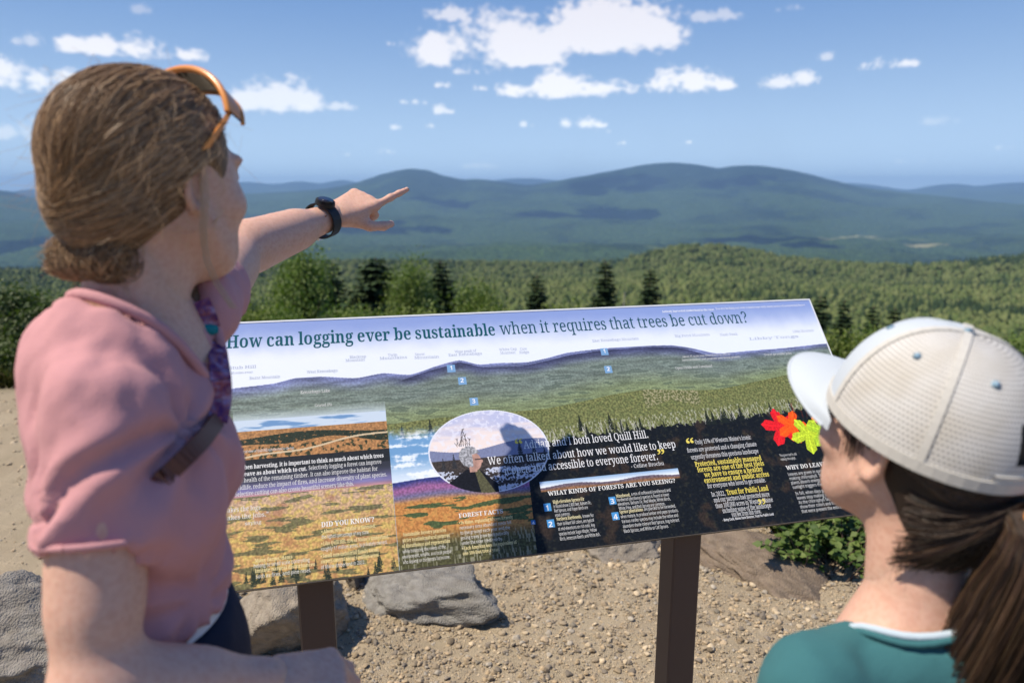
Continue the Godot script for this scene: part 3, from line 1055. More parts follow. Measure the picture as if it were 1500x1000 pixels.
func build_sign() -> void:
	var sign_root := thing("interpretive_sign", "tilted colour-printed panel about logging on two brown posts", "sign", on_panel(0.83, PANEL_H) * Vector3(1, 0, 1))
	var o := sign_root.position
	# panel: printed face, pale bevelled rim, brown edge
	var face := Builder.new()
	var i := 0
	for c in [[0.0, 0.0], [1.0, 0.0], [1.0, 1.0], [0.0, 1.0]]:
		face.vert(on_panel(0.002 + c[0] * (PANEL_W - 0.004), 0.002 + c[1] * (PANEL_H - 0.004), 0.0006) - o, PANEL_N, Color.WHITE, Vector2(c[0], c[1]))
	face.quad(0, 1, 2, 3)
	var print_mat := StandardMaterial3D.new()
	print_mat.albedo_texture = panel_print()
	print_mat.texture_repeat = false
	print_mat.roughness = 0.5
	print_mat.metallic_specular = 0.3
	print_mat.roughness_texture = null
	var back := Builder.new()
	back.box(on_panel(PANEL_W / 2, PANEL_H / 2, -0.0065) - o, PANEL_U * (PANEL_W / 2), PANEL_V * (PANEL_H / 2), PANEL_N * 0.0065)
	var panel := part("panel", back.mesh(), M.panel_edge, sign_root)
	var rim := Builder.new()
	rim.box(on_panel(PANEL_W / 2, 0.0015, 0.0004) - o, PANEL_U * (PANEL_W / 2), PANEL_V * 0.0022, PANEL_N * 0.0012)
	rim.box(on_panel(PANEL_W - 0.0012, PANEL_H / 2, 0.0004) - o, PANEL_U * 0.0018, PANEL_V * (PANEL_H / 2 - 0.003), PANEL_N * 0.0012)
	rim.box(on_panel(0.0012, PANEL_H / 2, 0.0004) - o, PANEL_U * 0.0018, PANEL_V * (PANEL_H / 2 - 0.003), PANEL_N * 0.0012)
	part("rim", rim.mesh(), M.panel_rim, panel)
	part("printed_face", face.mesh(), print_mat, panel)
	# frame under the panel and two posts
	var fr := Builder.new()
	for v in [0.10, PANEL_H - 0.09]:
		fr.box(on_panel(PANEL_W / 2 + 0.02, v, -0.027) - o, PANEL_U * (PANEL_W / 2 - 0.12), PANEL_V * 0.022, PANEL_N * 0.013)
	part("bearer", fr.mesh(), M.brown_metal, sign_root)
	for px in [[464.0, 846.0, 1.60], [978.0, 786.0, 1.80]]:
		var top := at(px[0], px[1], px[2])
		var u := (top - PANEL_TL).dot(PANEL_U)
		var ctr := on_panel(u, PANEL_H - 0.06, -0.05)
		var fwd := Vector3(PANEL_N.x, 0, PANEL_N.z).normalized()
		ctr += fwd * 0.0
		var post := Builder.new()
		var half := 0.036
		var bev := 0.004
		var y0 := ground_y(ctr.x, ctr.z) - 0.05
		var ring := []
		for s in [[-1, -1], [1, -1], [1, 1], [-1, 1]]:
			for q in 2:
				var first: bool = (q == 0)
				var a: float = half * s[0]
				var b: float = half * s[1]
				var cut_a: bool = (first != (s[0] * s[1] > 0))
				if cut_a:
					a -= bev * s[0]
				else:
					b -= bev * s[1]
				ring.append(PANEL_U * a + fwd * b)
		for k in ring.size():
			var p: Vector3 = ring[k]
			var p2: Vector3 = ring[(k + 1) % ring.size()]
			# the top of the post is cut to the slope of the panel
			var t0 := panel_under(ctr + p)
			var t1 := panel_under(ctr + p2)
			var f0 := Vector3(ctr.x + p.x, y0, ctr.z + p.z)
			var f1 := Vector3(ctr.x + p2.x, y0, ctr.z + p2.z)
			post.face(f0 - o, t0 - o, t1 - o, f1 - o)
		part("post", post.mesh(), M.brown_metal, sign_root)
	lettering(panel, o)

func panel_under(p: Vector3) -> Vector3:
	# drop onto the plane 14 mm under the printed face
	var d := (PANEL_TL - PANEL_N * 0.0135 - p).dot(PANEL_N) / PANEL_N.y
	return p + Vector3.UP * d

# one line of print: from (u0, v) to (u1, v) on the panel, v at the baseline; size = font size in metres
func type_line(st: SurfaceTool, o: Vector3, text: String, u0: float, u1: float, v: float, size: float, bold := false, serif := true, lift := 0.0009) -> void:
	var tm := TextMesh.new()
	var f := SystemFont.new()
	f.font_names = PackedStringArray(["Droid Serif" if serif else "Droid Sans"])
	f.font_weight = 700 if bold else 400
	tm.font = f
	tm.font_size = 48
	tm.pixel_size = size / 48.0
	tm.depth = 0.0
	tm.curve_step = 3.0
	tm.text = text
	tm.horizontal_alignment = HORIZONTAL_ALIGNMENT_LEFT
	var box := tm.get_aabb()
	var base := (f.get_descent(48) - f.get_ascent(48)) * 0.5 * size / 48.0
	var sx := 1.0
	if u1 > u0:
		sx = (u1 - u0) / maxf(box.size.x, 1e-5)
	var origin := on_panel(u0 - box.position.x * sx, v, lift) + PANEL_V * base - o
	st.append_from(tm, 0, Transform3D(Basis(PANEL_U * sx, -PANEL_V, PANEL_N), origin))

func lettering(panel: Node, o: Vector3) -> void:
	var sets := {}
	for k in ["teal", "yellow", "white", "gold", "pale", "grey"]:
		sets[k] = []
	# colour, text, u0, u1, v, size, bold, serif
	sets.title_bold = [["How can logging ever be sustainable", 0.094, 0.729, 0.068, 0.0475, true, true]]
	sets.title_plain = [["when it requires that trees be cut down?", 0.742, 1.442, 0.067, 0.049, false, true]]
	sets.title_mark = [["Q:", 0.026, 0.080, 0.067, 0.047, true, true]]
	sets.credit = [["Actively harvested timberland in the view.", 1.196, 1.352, 0.024, 0.0092, true, true], ["You are looking out over a landscape with many acres of commercial forest.", 1.356, 1.639, 0.022, 0.0090, false, true]]
	sets.peak_names = []
	for p in [["Stub Hill (####)", 335, 541, 375, 0.010], ["30 miles away", 338, 548, 370, 0.0075], ["Burnt Mountain", 365, 556, 410, 0.010], ["West Kennebago", 449, 547, 494, 0.010], ["Blackcap", 512, 525, 536, 0.010], ["Mountain", 506, 530, 534, 0.010], ["Twin", 568, 522, 582, 0.010], ["Mountains", 556, 527, 596, 0.010], ["Snow", 608, 521, 622, 0.010], ["Mountain", 607, 526, 643, 0.010], ["West peak of", 666, 517, 698, 0.010], ["East Kennebago", 657, 522, 706, 0.010], ["White Cap", 731, 514, 757, 0.010], ["Mountain", 733, 519, 755, 0.010], ["Cow", 762, 513, 772, 0.010], ["Ridge", 761, 518, 775, 0.010], ["East Kennebago Mountain", 868, 501, 936, 0.010], ["Big Pond Mountain", 989, 494, 1040, 0.010], ["Nash Peak", 1055, 492, 1081, 0.010], ["Libby Tongs", 1098, 498, 1170, 0.010], ["Libby Mountain", 1162, 487, 1193, 0.010]]:
		var a := panel_uv(p[1], p[2])
		var e := panel_uv(p[3], p[2] - (p[3] - p[1]) * 0.05)
		sets.peak_names.append([p[0].replace(" (####)", ""), a.x, e.x, a.y, p[4], false, true])
	sets.places = []
	for p in [["Kennebago Lake", 440, 577, 483, 0.0105], ["Gravel Pit", 461, 596, 486, 0.0095], ["About 45 acres was cleared here in 2005 to", 1000, 524, 1070, 0.008], ["harvest timber and promote new forest growth.", 1000, 529, 1085, 0.008], ["Open Fields and Farmland", 990, 541, 1044, 0.010], ["Trees provide jobs", 1120, 521, 1160, 0.008], ["Aerial view of Quill Hill and the road to the top", 352, 664, 430, 0.0085]]:
		var a := panel_uv(p[1], p[2])
		var e := panel_uv(p[3], p[2] - (p[3] - p[1]) * 0.06)
		sets.places.append([p[0], a.x, e.x, a.y, p[4], false, true])
	sets.left_bold = [["When harvesting, it is important to think as much about which trees", 0.128, 0.430, 0.362, 0.0132, true, true], ["to leave as about which to cut.", 0.122, 0.265, 0.377, 0.0132, true, true]]
	sets.left_body = [["Selectively logging a forest can improve", 0.269, 0.424, 0.376, 0.0130, false, true], ["the health of the remaining timber. It can also improve the habitat for", 0.121, 0.415, 0.391, 0.0130, false, true], ["wildlife, reduce the impact of fires, and increase diversity of plant species.", 0.118, 0.434, 0.406, 0.0130, false, true], ["Selective cutting can also create beautiful scenery like this.", 0.120, 0.362, 0.420, 0.0130, false, true]]
	sets.quote_small = [["\u201cIt makes the logs", 0.080, 0.170, 0.452, 0.0135, false, true], ["and makes the jobs.\u201d", 0.070, 0.186, 0.468, 0.0135, false, true], ["saying", 0.140, 0.172, 0.482, 0.0100, false, true]]
	sets.heads = [["DID YOU KNOW?", 0.291, 0.400, 0.503, 0.0150, true, true], ["FOREST FACTS", 0.581, 0.680, 0.515, 0.0135, true, true], ["WHAT KINDS OF FORESTS ARE YOU SEEING?", 0.789, 1.104, 0.487, 0.0142, true, true], ["WHY DO LEAVES CHANGE?", 1.404, 1.600, 0.485, 0.0150, true, true]]
	sets.know_bold = [["\u2022 About 90% of Maine is forested,", 0.291, 0.402, 0.516, 0.0108, true, true], ["\u2022 Like Quill Hill, 95% of Maine's timberland,", 0.290, 0.428, 0.541, 0.0108, true, true], ["\u2022 Small non-industrial family forest", 0.288, 0.405, 0.566, 0.0108, true, true], ["owners control about 6 million acres", 0.288, 0.404, 0.577, 0.0108, true, true], ["Many farms, dams", 0.160, 0.232, 0.560, 0.0105, true, true], ["imitate natural disturbances", 0.160, 0.276, 0.580, 0.0105, true, true], ["Sustainable forestry practices", 0.458, 0.550, 0.541, 0.0105, true, true], ["strive to mimic natural patterns", 0.456, 0.556, 0.553, 0.0105, true, true], ["of disturbance and regeneration", 0.454, 0.556, 0.565, 0.0105, true, true], ["\u2022 In Maine, replanting of trees is rarely", 0.580, 0.700, 0.529, 0.0100, true, true], ["\u2022 Each American uses the equivalent of", 0.580, 0.700, 0.584, 0.0100, true, true], ["one 100-foot tree a year.", 0.580, 0.660, 0.595, 0.0100, true, true]]
	sets.know_body = [["the highest percentage of any state.", 0.291, 0.388, 0.527, 0.0104, false, false], ["roughly 17 million acres, is privately owned.", 0.289, 0.424, 0.552, 0.0104, false, false], ["of Maine timberland in 2022.", 0.288, 0.376, 0.588, 0.0104, false, false], ["belong to small scale controlling", 0.158, 0.266, 0.570, 0.0104, false, false], ["such as fires, and pine reset.", 0.162, 0.268, 0.591, 0.0104, false, false], ["while balancing the needs of the", 0.454, 0.545, 0.576, 0.0100, false, false], ["environment, wildlife, and local people", 0.453, 0.556, 0.587, 0.0100, false, false], ["who depend on the forests for income.", 0.453, 0.552, 0.598, 0.0100, false, false], ["necessary since abundant seeds fall", 0.580, 0.694, 0.540, 0.0098, false, false], ["to the ground each year and the", 0.580, 0.690, 0.551, 0.0098, false, false], ["young trees grow back naturally", 0.580, 0.686, 0.562, 0.0098, false, false], ["under the older trees nearby.", 0.580, 0.670, 0.573, 0.0098, false, false]]
	sets.quote = [["Adrian and I both loved Quill Hill.", 0.752, 1.065, 0.371, 0.0268, false, true], ["We often talked about how we would like to keep", 0.662, 1.129, 0.402, 0.0268, false, true], ["it open and accessible to everyone forever.", 0.697, 1.075, 0.428, 0.0268, false, true]]
	sets.quote_mark = [["\u201d", 1.078, 1.096, 0.432, 0.042, true, true], ["\u201c", 0.733, 0.751, 0.374, 0.042, true, true], ["\u201c", 1.160, 1.180, 0.412, 0.045, true, true], ["\u201d", 1.300, 1.320, 0.580, 0.045, true, true]]
	sets.names = [["- Celine Brochu", 1.003, 1.087, 0.442, 0.0125, false, true], ["- Betsy Cook, Maine State Director, Trust for Public Land", 1.196, 1.330, 0.590, 0.0082, true, false]]
	sets.kinds_bold = [["High elevation Spruce-Fir", 0.797, 0.872, 0.506, 0.0104, true, true], ["Northern Hardwoods,", 0.798, 0.857, 0.545, 0.0104, true, true], ["Mixedwood,", 0.949, 0.984, 0.508, 0.0104, true, true], ["Spruce plantations", 0.949, 1.006, 0.545, 0.0104, true, true]]
	sets.kinds_body = [["is found above 2,800 feet. Balsam Fir,", 0.797, 0.886, 0.516, 0.0104, false, false], ["Red Spruce, and Paper Birch are", 0.797, 0.876, 0.526, 0.0104, false, false], ["most common.", 0.797, 0.832, 0.536, 0.0104, false, false], ["known for", 0.860, 0.886, 0.545, 0.0104, false, false], ["their brilliant fall colors, are typical", 0.798, 0.884, 0.556, 0.0104, false, false], ["at mid-elevations on rich soils. Key", 0.798, 0.884, 0.567, 0.0104, false, false], ["species include Sugar Maple, Yellow", 0.798, 0.886, 0.578, 0.0104, false, false], ["Birch, American Beech, and White Ash.", 0.798, 0.892, 0.589, 0.0104, false, false],
		["a mix of softwood (coniferous) and", 0.987, 1.086, 0.507, 0.0104, false, false], ["hardwood (deciduous) species is found at lower", 0.949, 1.080, 0.517, 0.0104, false, false], ["elevations. Balsam Fir, Red Maple, White Birch,", 0.949, 1.080, 0.527, 0.0104, false, false], ["White Pine, and Red Spruce are common.", 0.949, 1.064, 0.537, 0.0104, false, false], ["are planted to be harvested,", 1.009, 1.088, 0.545, 0.0104, false, false], ["when mature, to produce lumber and paper products.", 0.949, 1.092, 0.556, 0.0104, false, false], ["Various conifer species may include the native and", 0.949, 1.088, 0.567, 0.0104, false, false], ["abundant shade-tolerant Red Spruce, bog-tolerant", 0.949, 1.088, 0.578, 0.0104, false, false], ["Black Spruce, and White or Cat Spruce.", 0.949, 1.058, 0.589, 0.0104, false, false]]
	sets.iconic_white = [["Only 15% of Western Maine's iconic", 1.183, 1.336, 0.398, 0.0152, false, true], ["forests are protected and a changing climate", 1.156, 1.345, 0.417, 0.0152, false, true], ["urgently threatens this precious landscape", 1.161, 1.344, 0.435, 0.0152, false, true], ["for everyone who loves to get outside.", 1.182, 1.338, 0.509, 0.0152, false, true], ["In 2022,", 1.186, 1.222, 0.530, 0.0152, false, true], ["and our partners had protected more", 1.188, 1.336, 0.544, 0.0152, false, true], ["than 100,000 acres in Western Maine", 1.188, 1.340, 0.558, 0.0152, false, true], ["including some of the landscape", 1.202, 1.330, 0.571, 0.0152, false, true], ["you see from this view.", 1.222, 1.300, 0.582, 0.0145, false, true]]
	sets.iconic_gold = [["Protected, sustainably managed", 1.166, 1.346, 0.454, 0.0176, true, true], ["forests are one of the best tools", 1.168, 1.348, 0.468, 0.0176, true, true], ["we have to ensure a healthy", 1.182, 1.340, 0.482, 0.0176, true, true], ["environment and public access", 1.178, 1.352, 0.496, 0.0176, true, true], ["Trust for Public Land", 1.226, 1.338, 0.530, 0.0176, true, true]]
	sets.leaves_body = [["This green leaf is still", 1.398, 1.446, 0.450, 0.0085, false, false], ["making chlorophyll.", 1.398, 1.440, 0.460, 0.0085, false, false], ["Leaves are green in spring and summer while", 1.404, 1.584, 0.500, 0.0112, false, false], ["making chlorophyll. This is how", 1.404, 1.530, 0.511, 0.0112, false, false], ["plants absorb energy from the sun. Less", 1.404, 1.560, 0.522, 0.0112, false, false], ["sunlight triggers the leaves to change.", 1.404, 1.560, 0.533, 0.0112, false, false], ["In fall, when days get shorter and colder,", 1.406, 1.570, 0.549, 0.0112, false, false], ["leaves stop making chlorophyll.", 1.406, 1.530, 0.560, 0.0112, false, false], ["As the chlorophyll fades away, the leaves", 1.406, 1.570, 0.571, 0.0112, false, false], ["show their colors and the reds, yellows", 1.406, 1.560, 0.582, 0.0112, false, false], ["that were present the entire time, beneath.", 1.406, 1.575, 0.593, 0.0112, false, false]]
	sets.digits = [["1", 0.604, 0.609, 0.157, 0.0155, true, false], ["2", 0.625, 0.633, 0.192, 0.0155, true, false], ["3", 0.646, 0.654, 0.248, 0.0155, true, false], ["1", 1.003, 1.008, 0.135, 0.0155, true, false], ["2", 1.001, 1.009, 0.186, 0.0155, true, false], ["1", 0.779, 0.784, 0.520, 0.0165, true, false], ["2", 0.778, 0.787, 0.557, 0.0165, true, false], ["3", 0.933, 0.942, 0.521, 0.0165, true, false], ["4", 0.932, 0.942, 0.557, 0.0165, true, false], ["4", 0.741, 0.747, 0.547, 0.0085, true, false]]
	var ink := {"title_bold": Color(0.006, 0.085, 0.115), "title_plain": Color(0.006, 0.07, 0.10), "title_mark": Color(0.72, 0.55, 0.06), "credit": Color(0.80, 0.82, 0.84), "peak_names": Color(0.42, 0.46, 0.56), "places": Color(0.68, 0.68, 0.66), "left_bold": Color(0.8, 0.8, 0.8), "left_body": Color(0.74, 0.74, 0.74), "quote_small": Color(0.75, 0.73, 0.68),
		"heads": Color(0.80, 0.79, 0.75), "know_bold": Color(0.80, 0.68, 0.34), "know_body": Color(0.72, 0.70, 0.62), "quote": Color(0.80, 0.80, 0.80), "quote_mark": Color(0.75, 0.62, 0.12), "names": Color(0.70, 0.70, 0.70), "kinds_bold": Color(0.78, 0.70, 0.42), "kinds_body": Color(0.66, 0.66, 0.64), "iconic_white": Color(0.70, 0.70, 0.70), "iconic_gold": Color(0.80, 0.66, 0.13), "leaves_body": Color(0.62, 0.62, 0.60), "digits": Color(0.80, 0.82, 0.84)}
	for k in ink:
		var st := SurfaceTool.new()
		st.begin(Mesh.PRIMITIVE_TRIANGLES)
		for l in sets[k]:
			type_line(st, o, l[0], l[1], l[2], l[3], l[4], l[5], l[6])
		part("lettering", st.commit(), mat(ink[k], 0.5, 0.25), panel)

func panel_uv(px: float, py: float) -> Vector2:
	var r := ray(px, py)
	var p := EYE + r * ((PANEL_TL - EYE).dot(PANEL_N) / r.dot(PANEL_N))
	return Vector2((p - PANEL_TL).dot(PANEL_U), (p - PANEL_TL).dot(PANEL_V))

# table of panel positions from pixels, as (u, v) in millimetres
func panel_table(t: Array) -> Array:
	var out := []
	for p in t:
		var q := panel_uv(p[0], p[1])
		out.append([q.x * 1000.0, q.y * 1000.0])
	return out

func layer(sd: int, freq: float, oct: int, w: int, h: int) -> PackedByteArray:
	var im := noise(sd, freq, oct).get_image(w, h, false, false, true)
	im.convert(Image.FORMAT_L8)
	return im.get_data()

# The picture printed on the panel, one pixel to the millimetre: a panorama, three inset photographs, an oval portrait.
func panel_print() -> ImageTexture:
	var w := 1660
	var h := 612
	var img := Image.create(w, h, false, Image.FORMAT_RGB8)
	var nf := layer(31, 0.13, 3, w, h)
	var nm := layer(32, 0.06, 4, w, h)
	var nl := layer(33, 0.012, 4, w, h)
	# stretched across, as things far off look
	var wide_im := noise(34, 0.05, 4).get_image(w / 6, h, false, false, true)
	wide_im.convert(Image.FORMAT_L8)
	wide_im.resize(w, h, Image.INTERPOLATE_BILINEAR)
	var nw := wide_im.get_data()
	var ridge := panel_table([[280, 575], [325, 570], [350, 567], [400, 561], [432, 553], [470, 551], [520, 553], [560, 546], [600, 548], [640, 535], [672, 527], [700, 533], [730, 531], [770, 530], [800, 524], [830, 516], [880, 510], [940, 506], [985, 505], [1012, 509], [1050, 517], [1100, 513], [1150, 509], [1215, 502]])
	var dark_ridge := panel_table([[280, 590], [560, 566], [620, 545], [645, 538], [672, 530], [705, 537], [760, 536], [800, 528], [840, 518], [900, 511], [950, 508], [985, 508], [1010, 512], [1050, 524], [1080, 527], [1120, 523], [1215, 513]])
	var hill := panel_table([[280, 640], [560, 622], [640, 612], [800, 598], [850, 588], [900, 577], [950, 570], [1000, 571], [1050, 570], [1100, 560], [1150, 549], [1215, 535]])
	var dark := panel_table([[280, 700], [600, 680], [800, 650], [850, 638], [900, 632], [960, 626], [1020, 618], [1080, 610], [1140, 603], [1260, 590]])
	for x in w:
		var yr := lerp_table(ridge, x)
		var yd := lerp_table(dark_ridge, x)
		var yh := lerp_table(hill, x)
		var yk := lerp_table(dark, x)
		for y in h:
			var i := y * w + x
			var f := nf[i] / 255.0
			var m := nm[i] / 255.0
			var l := nl[i] / 255.0
			var s := nw[i] / 255.0
			var c: Color
			if y < yr:
				c = Color(0.50, 0.61, 0.90).lerp(Color(0.88, 0.91, 0.96), smoothstep(10.0, 105.0, y + (l - 0.5) * 14.0))
			elif y < yh:
				var t := (y - yr) / maxf(yh - yr, 1.0)
				c = Color(0.42, 0.46, 0.70).lerp(Color(0.44, 0.51, 0.46), smoothstep(0.0, 0.32, t))
				c = c.lerp(Color(0.49, 0.56, 0.33), smoothstep(0.45, 1.0, t))
				if y > yd:
					c = c.lerp(Color(0.17, 0.18, 0.34), (1.0 - smoothstep(0.0, 0.30, t)) * 0.85)
				c = c * (0.72 + 0.55 * s) * (0.84 + 0.32 * f)
				if s > 0.66 and t > 0.3:
					c = c.lerp(Color(0.20, 0.26, 0.22), 0.45)
			elif y < yk + (m - 0.5) * 22.0:
				c = Color(0.50, 0.50, 0.22).lerp(Color(0.37, 0.42, 0.18), m) * (0.62 + 0.75 * f)
				if x > 1080 and x < 1230 and absf(y - (250.0 + 0.25 * absf(x - 1150))) < 26.0 and f > 0.56:
					c = c.lerp(Color(0.72, 0.64, 0.50), 0.6)
				var u := (yk - y)
				if u < 34.0 and nf[(y / 6) * 6 * w + x] / 255.0 > 0.66:
					c = c.lerp(Color(0.78, 0.76, 0.70), 0.55)
			else:
				c = Color(0.075, 0.095, 0.115).lerp(Color(0.24, 0.17, 0.12), smoothstep(0.52, 0.75, l) * 0.8) * (0.65 + 0.7 * f)
				c = c.lerp(Color(0.30, 0.28, 0.16), smoothstep(0.62, 0.78, m) * 0.35)
			img.set_pixel(x, y, c)
	# firs and bare birches standing up from the dark foreground of the panorama
	var rng := RandomNumberGenerator.new()
	rng.seed = 9
	for k in 26:
		var x := rng.randf_range(800, 1640)
		print_fir(img, rng, x, lerp_table(dark, x) + 14.0, rng.randf_range(22.0, 46.0), Color(0.10, 0.13, 0.11))
	for p in [[590, 650, 34.0], [632, 645, 40.0], [853, 632, 34.0], [897, 630, 36.0]]:
		var q := panel_uv(p[0], p[1])
		print_fir(img, rng, q.x * 1000.0, q.y * 1000.0, p[2] * 1.25, Color(0.09, 0.12, 0.10))
	for k in 60:
		var x := rng.randf_range(800, 1500)
		var yb := lerp_table(dark, x) + rng.randf_range(-2.0, 10.0)
		print_twig(img, rng, x, yb, rng.randf_range(14.0, 36.0), Color(0.74, 0.72, 0.66))
	# inset: lake and autumn slopes, upper photograph
	for y in range(224, 342):
		for x in range(110, 442):
			var i := y * w + x
			var f := nf[i] / 255.0
			var m := nm[i] / 255.0
			var s := nw[i] / 255.0
			var t := (y - 224.0) / 118.0
			var c := img.get_pixel(x, y)
			if t < 0.22:
				c = c.lerp(Color(0.74, 0.82, 0.88), t / 0.22 * 0.8)
			elif t < 0.44:
				c = Color(0.74, 0.82, 0.90).lerp(Color(0.36, 0.58, 0.82), smoothstep(0.5, 0.7, s))
			else:
				var roll := 0.56 + 0.05 * sin(x * 0.018)
				c = Color(0.83, 0.52, 0.24).lerp(Color(0.62, 0.40, 0.18), m) * (0.75 + 0.5 * f)
				if t > roll and t < roll + 0.16 + 0.05 * sin(x * 0.03 + 1.0) and f + 0.3 > m:
					c = Color(0.15, 0.20, 0.14) * (0.7 + 0.6 * f)
				var road := 0.93 - 0.0011 * (x - 180) + 0.03 * sin(x * 0.03)
				if absf(t - road) < 0.018:
					c = Color(0.84, 0.72, 0.52)
				elif t > 0.75 and m > 0.62:
					c = Color(0.22, 0.24, 0.13) * (0.7 + 0.6 * f)
			img.set_pixel(x, y, c)
	# text band and autumn hills below it
	for y in range(342, 612):
		for x in range(0, 443):
			var i := y * w + x
			var f := nf[i] / 255.0
			var m := nm[i] / 255.0
			var l := nl[i] / 255.0
			var s := nw[i] / 255.0
			var c: Color
			if y < 372:
				c = Color(0.13, 0.15, 0.18) * (0.8 + 0.4 * f)
			elif y < 424:
				var t := (y - 372.0) / 52.0
				c = Color(0.20, 0.22, 0.28).lerp(Color(0.47, 0.44, 0.70), smoothstep(0.2, 0.75, t)).lerp(Color(0.78, 0.50, 0.52), smoothstep(0.75, 1.0, t)) * (0.85 + 0.3 * s)
			else:
				var t := (y - 424.0) / 188.0
				c = Color(0.82, 0.64, 0.48).lerp(Color(0.84, 0.60, 0.27), smoothstep(0.0, 0.5, t)) * (0.72 + 0.50 * f)
				c = c.lerp(Color(0.86, 0.72, 0.25) * (0.7 + 0.5 * f), smoothstep(0.5, 0.62, m) * 0.7)
				c = c.lerp(Color(0.66, 0.34, 0.22), smoothstep(0.6, 0.75, l) * 0.4)
				if s > 0.63 - 0.05 * t:
					c = c.lerp(Color(0.30, 0.34, 0.20) * (0.6 + 0.8 * f), 0.7)
			img.set_pixel(x, y, c)
	for k in 26:
		print_fir(img, rng, rng.randf_range(110, 436), rng.randf_range(590, 618), rng.randf_range(18.0, 36.0), Color(0.14, 0.19, 0.13))
	# second inset: blue sky, purple ridge, autumn wood
	for y in range(292, 612):
		for x in range(443, 760):
			var right := 752.0 - (y - 420) * 0.06
			if x > right:
				continue
			var i := y * w + x
			var f := nf[i] / 255.0
			var m := nm[i] / 255.0
			var s := nw[i] / 255.0
			var yr := 423.0 + 3.0 * sin(x * 0.02) - 4.0 * sin((x - 430) * 0.011) + (x - 443) * 0.02
			var c: Color
			if y < yr:
				var sky := Color(0.36, 0.62, 0.86).lerp(Color(0.80, 0.88, 0.95), smoothstep(360.0, 422.0, y))
				sky = sky.lerp(Color(0.93, 0.95, 0.97), smoothstep(0.48, 0.68, s * 0.7 + m * 0.3) * 0.9)
				c = img.get_pixel(x, y).lerp(sky, smoothstep(292.0, 326.0, y + (m - 0.5) * 20.0))
			else:
				var t := (y - yr) / (612.0 - yr)
				c = Color(0.20, 0.24, 0.60).lerp(Color(0.66, 0.36, 0.62), smoothstep(0.02, 0.10, t + (s - 0.5) * 0.05))
				c = c.lerp(Color(0.45, 0.42, 0.62), smoothstep(0.12, 0.2, t)).lerp(Color(0.85, 0.50, 0.16), smoothstep(0.18, 0.28, t))
				c *= 0.72 + 0.5 * f
				if t > 0.24:
					c = c.lerp(Color(0.90, 0.62, 0.20), smoothstep(0.5, 0.66, m) * 0.5)
					if s > 0.6 and t < 0.6:
						c = Color(0.28, 0.36, 0.16) * (0.7 + 0.6 * f)
				if t > 0.55:
					c = c.lerp(Color(0.22, 0.27, 0.14) * (0.5 + f), smoothstep(0.55, 0.8, t) * 0.85)
					if nf[(y / 9) * 9 * w + x] / 255.0 > 0.63 and t > 0.66:
						c = c.lerp(Color(0.70, 0.68, 0.58), 0.55)
			img.set_pixel(x, y, c)
	for y in range(424, 612):
		img.set_pixel(443, y, Color(0.62, 0.68, 0.74))
	# strip over the key to the forests
	for y in range(454, 478):
		for x in range(774, 1120):
			var f := nf[y * w + x] / 255.0
			var yr := 466.0 + 3.0 * sin(x * 0.035)
			var c := Color(0.52, 0.70, 0.90).lerp(Color(0.90, 0.93, 0.95), (y - 454.0) / 12.0) if y < yr else Color(0.45, 0.38, 0.46).lerp(Color(0.66, 0.40, 0.18), smoothstep(yr + 2.0, 477.0, y)) * (0.7 + 0.5 * f)
			img.set_pixel(x, y, c)
	# oval portrait: pale winter sky, far ridge, brush on snow, a grey-haired figure in a dark jacket
	var oc := Vector2(670, 367)
	var orad := Vector2(142, 100)
	for y in range(262, 472):
		for x in range(524, 818):
			var d := Vector2((x - oc.x) / orad.x, (y - oc.y) / orad.y).length()
			if d > 1.0:
				continue
			var i := y * w + x
			var f := nf[i] / 255.0
			var m := nm[i] / 255.0
			var s := nw[i] / 255.0
			var c: Color
			if d > 0.975:
				c = Color(0.86, 0.88, 0.94)
			elif y < 356 + 10.0 * sin(x * 0.02 + 2.0):
				c = Color(0.72, 0.74, 0.90).lerp(Color(0.95, 0.86, 0.82), smoothstep(280.0, 350.0, y + (s - 0.5) * 60.0)).lerp(Color(0.90, 0.90, 0.95), smoothstep(0.5, 0.7, m) * 0.6)
			elif y < 384:
				c = Color(0.46, 0.50, 0.68) * (0.92 + 0.16 * f)
			else:
				c = Color(0.26, 0.22, 0.20) * (0.6 + 0.8 * f)
				if y > 408 and s * 0.5 + f * 0.5 > 0.5:
					c = Color(0.72, 0.76, 0.86)
			# a figure in profile: jacket, open collar, face, swept hair
			if y > 408:
				var half_l := minf(14.0 + (y - 408.0) * 1.5, 58.0)
				var half_r := minf(12.0 + (y - 408.0) * 1.0, 52.0)
				if x > 624 - half_l and x < 626 + half_r:
					c = Color(0.08, 0.09, 0.12) * (0.7 + 0.7 * f)
					if x > 628 + (y - 408) * 0.16 and x < 638 + (y - 408) * 0.55:
						c = Color(0.34, 0.33, 0.19) * (0.75 + 0.5 * f)
			if Vector2((x - 632.0) / 15.0, (y - 391.0) / 21.0).length() < 1.0 or Vector2((x - 645.0) / 6.0, (y - 391.0) / 4.5).length() < 1.0 or (absf(x - 626.0) < 9.0 and y > 400 and y < 416):
				c = Color(0.78, 0.55, 0.46) * (0.82 + 0.3 * m)
				if absf(y - 386.0) < 1.2 and x > 632:
					c = Color(0.35, 0.26, 0.24)
			var hd := Vector2((x - 621.0) / 24.0, (y - 378.0) / 25.0).length() + (f - 0.5) * 0.22
			if hd < 1.0 and not (x > 627 and y > 374 + (x - 627) * -0.2):
				c = Color(0.62, 0.62, 0.64) * (0.55 + 0.85 * f)
			img.set_pixel(x, y, c)
	for p in [[742, 392, 44.0], [775, 392, 36.0], [560, 408, 30.0], [585, 404, 34.0], [800, 398, 26.0]]:
		print_fir(img, rng, p[0], p[1], p[2], Color(0.17, 0.18, 0.20))
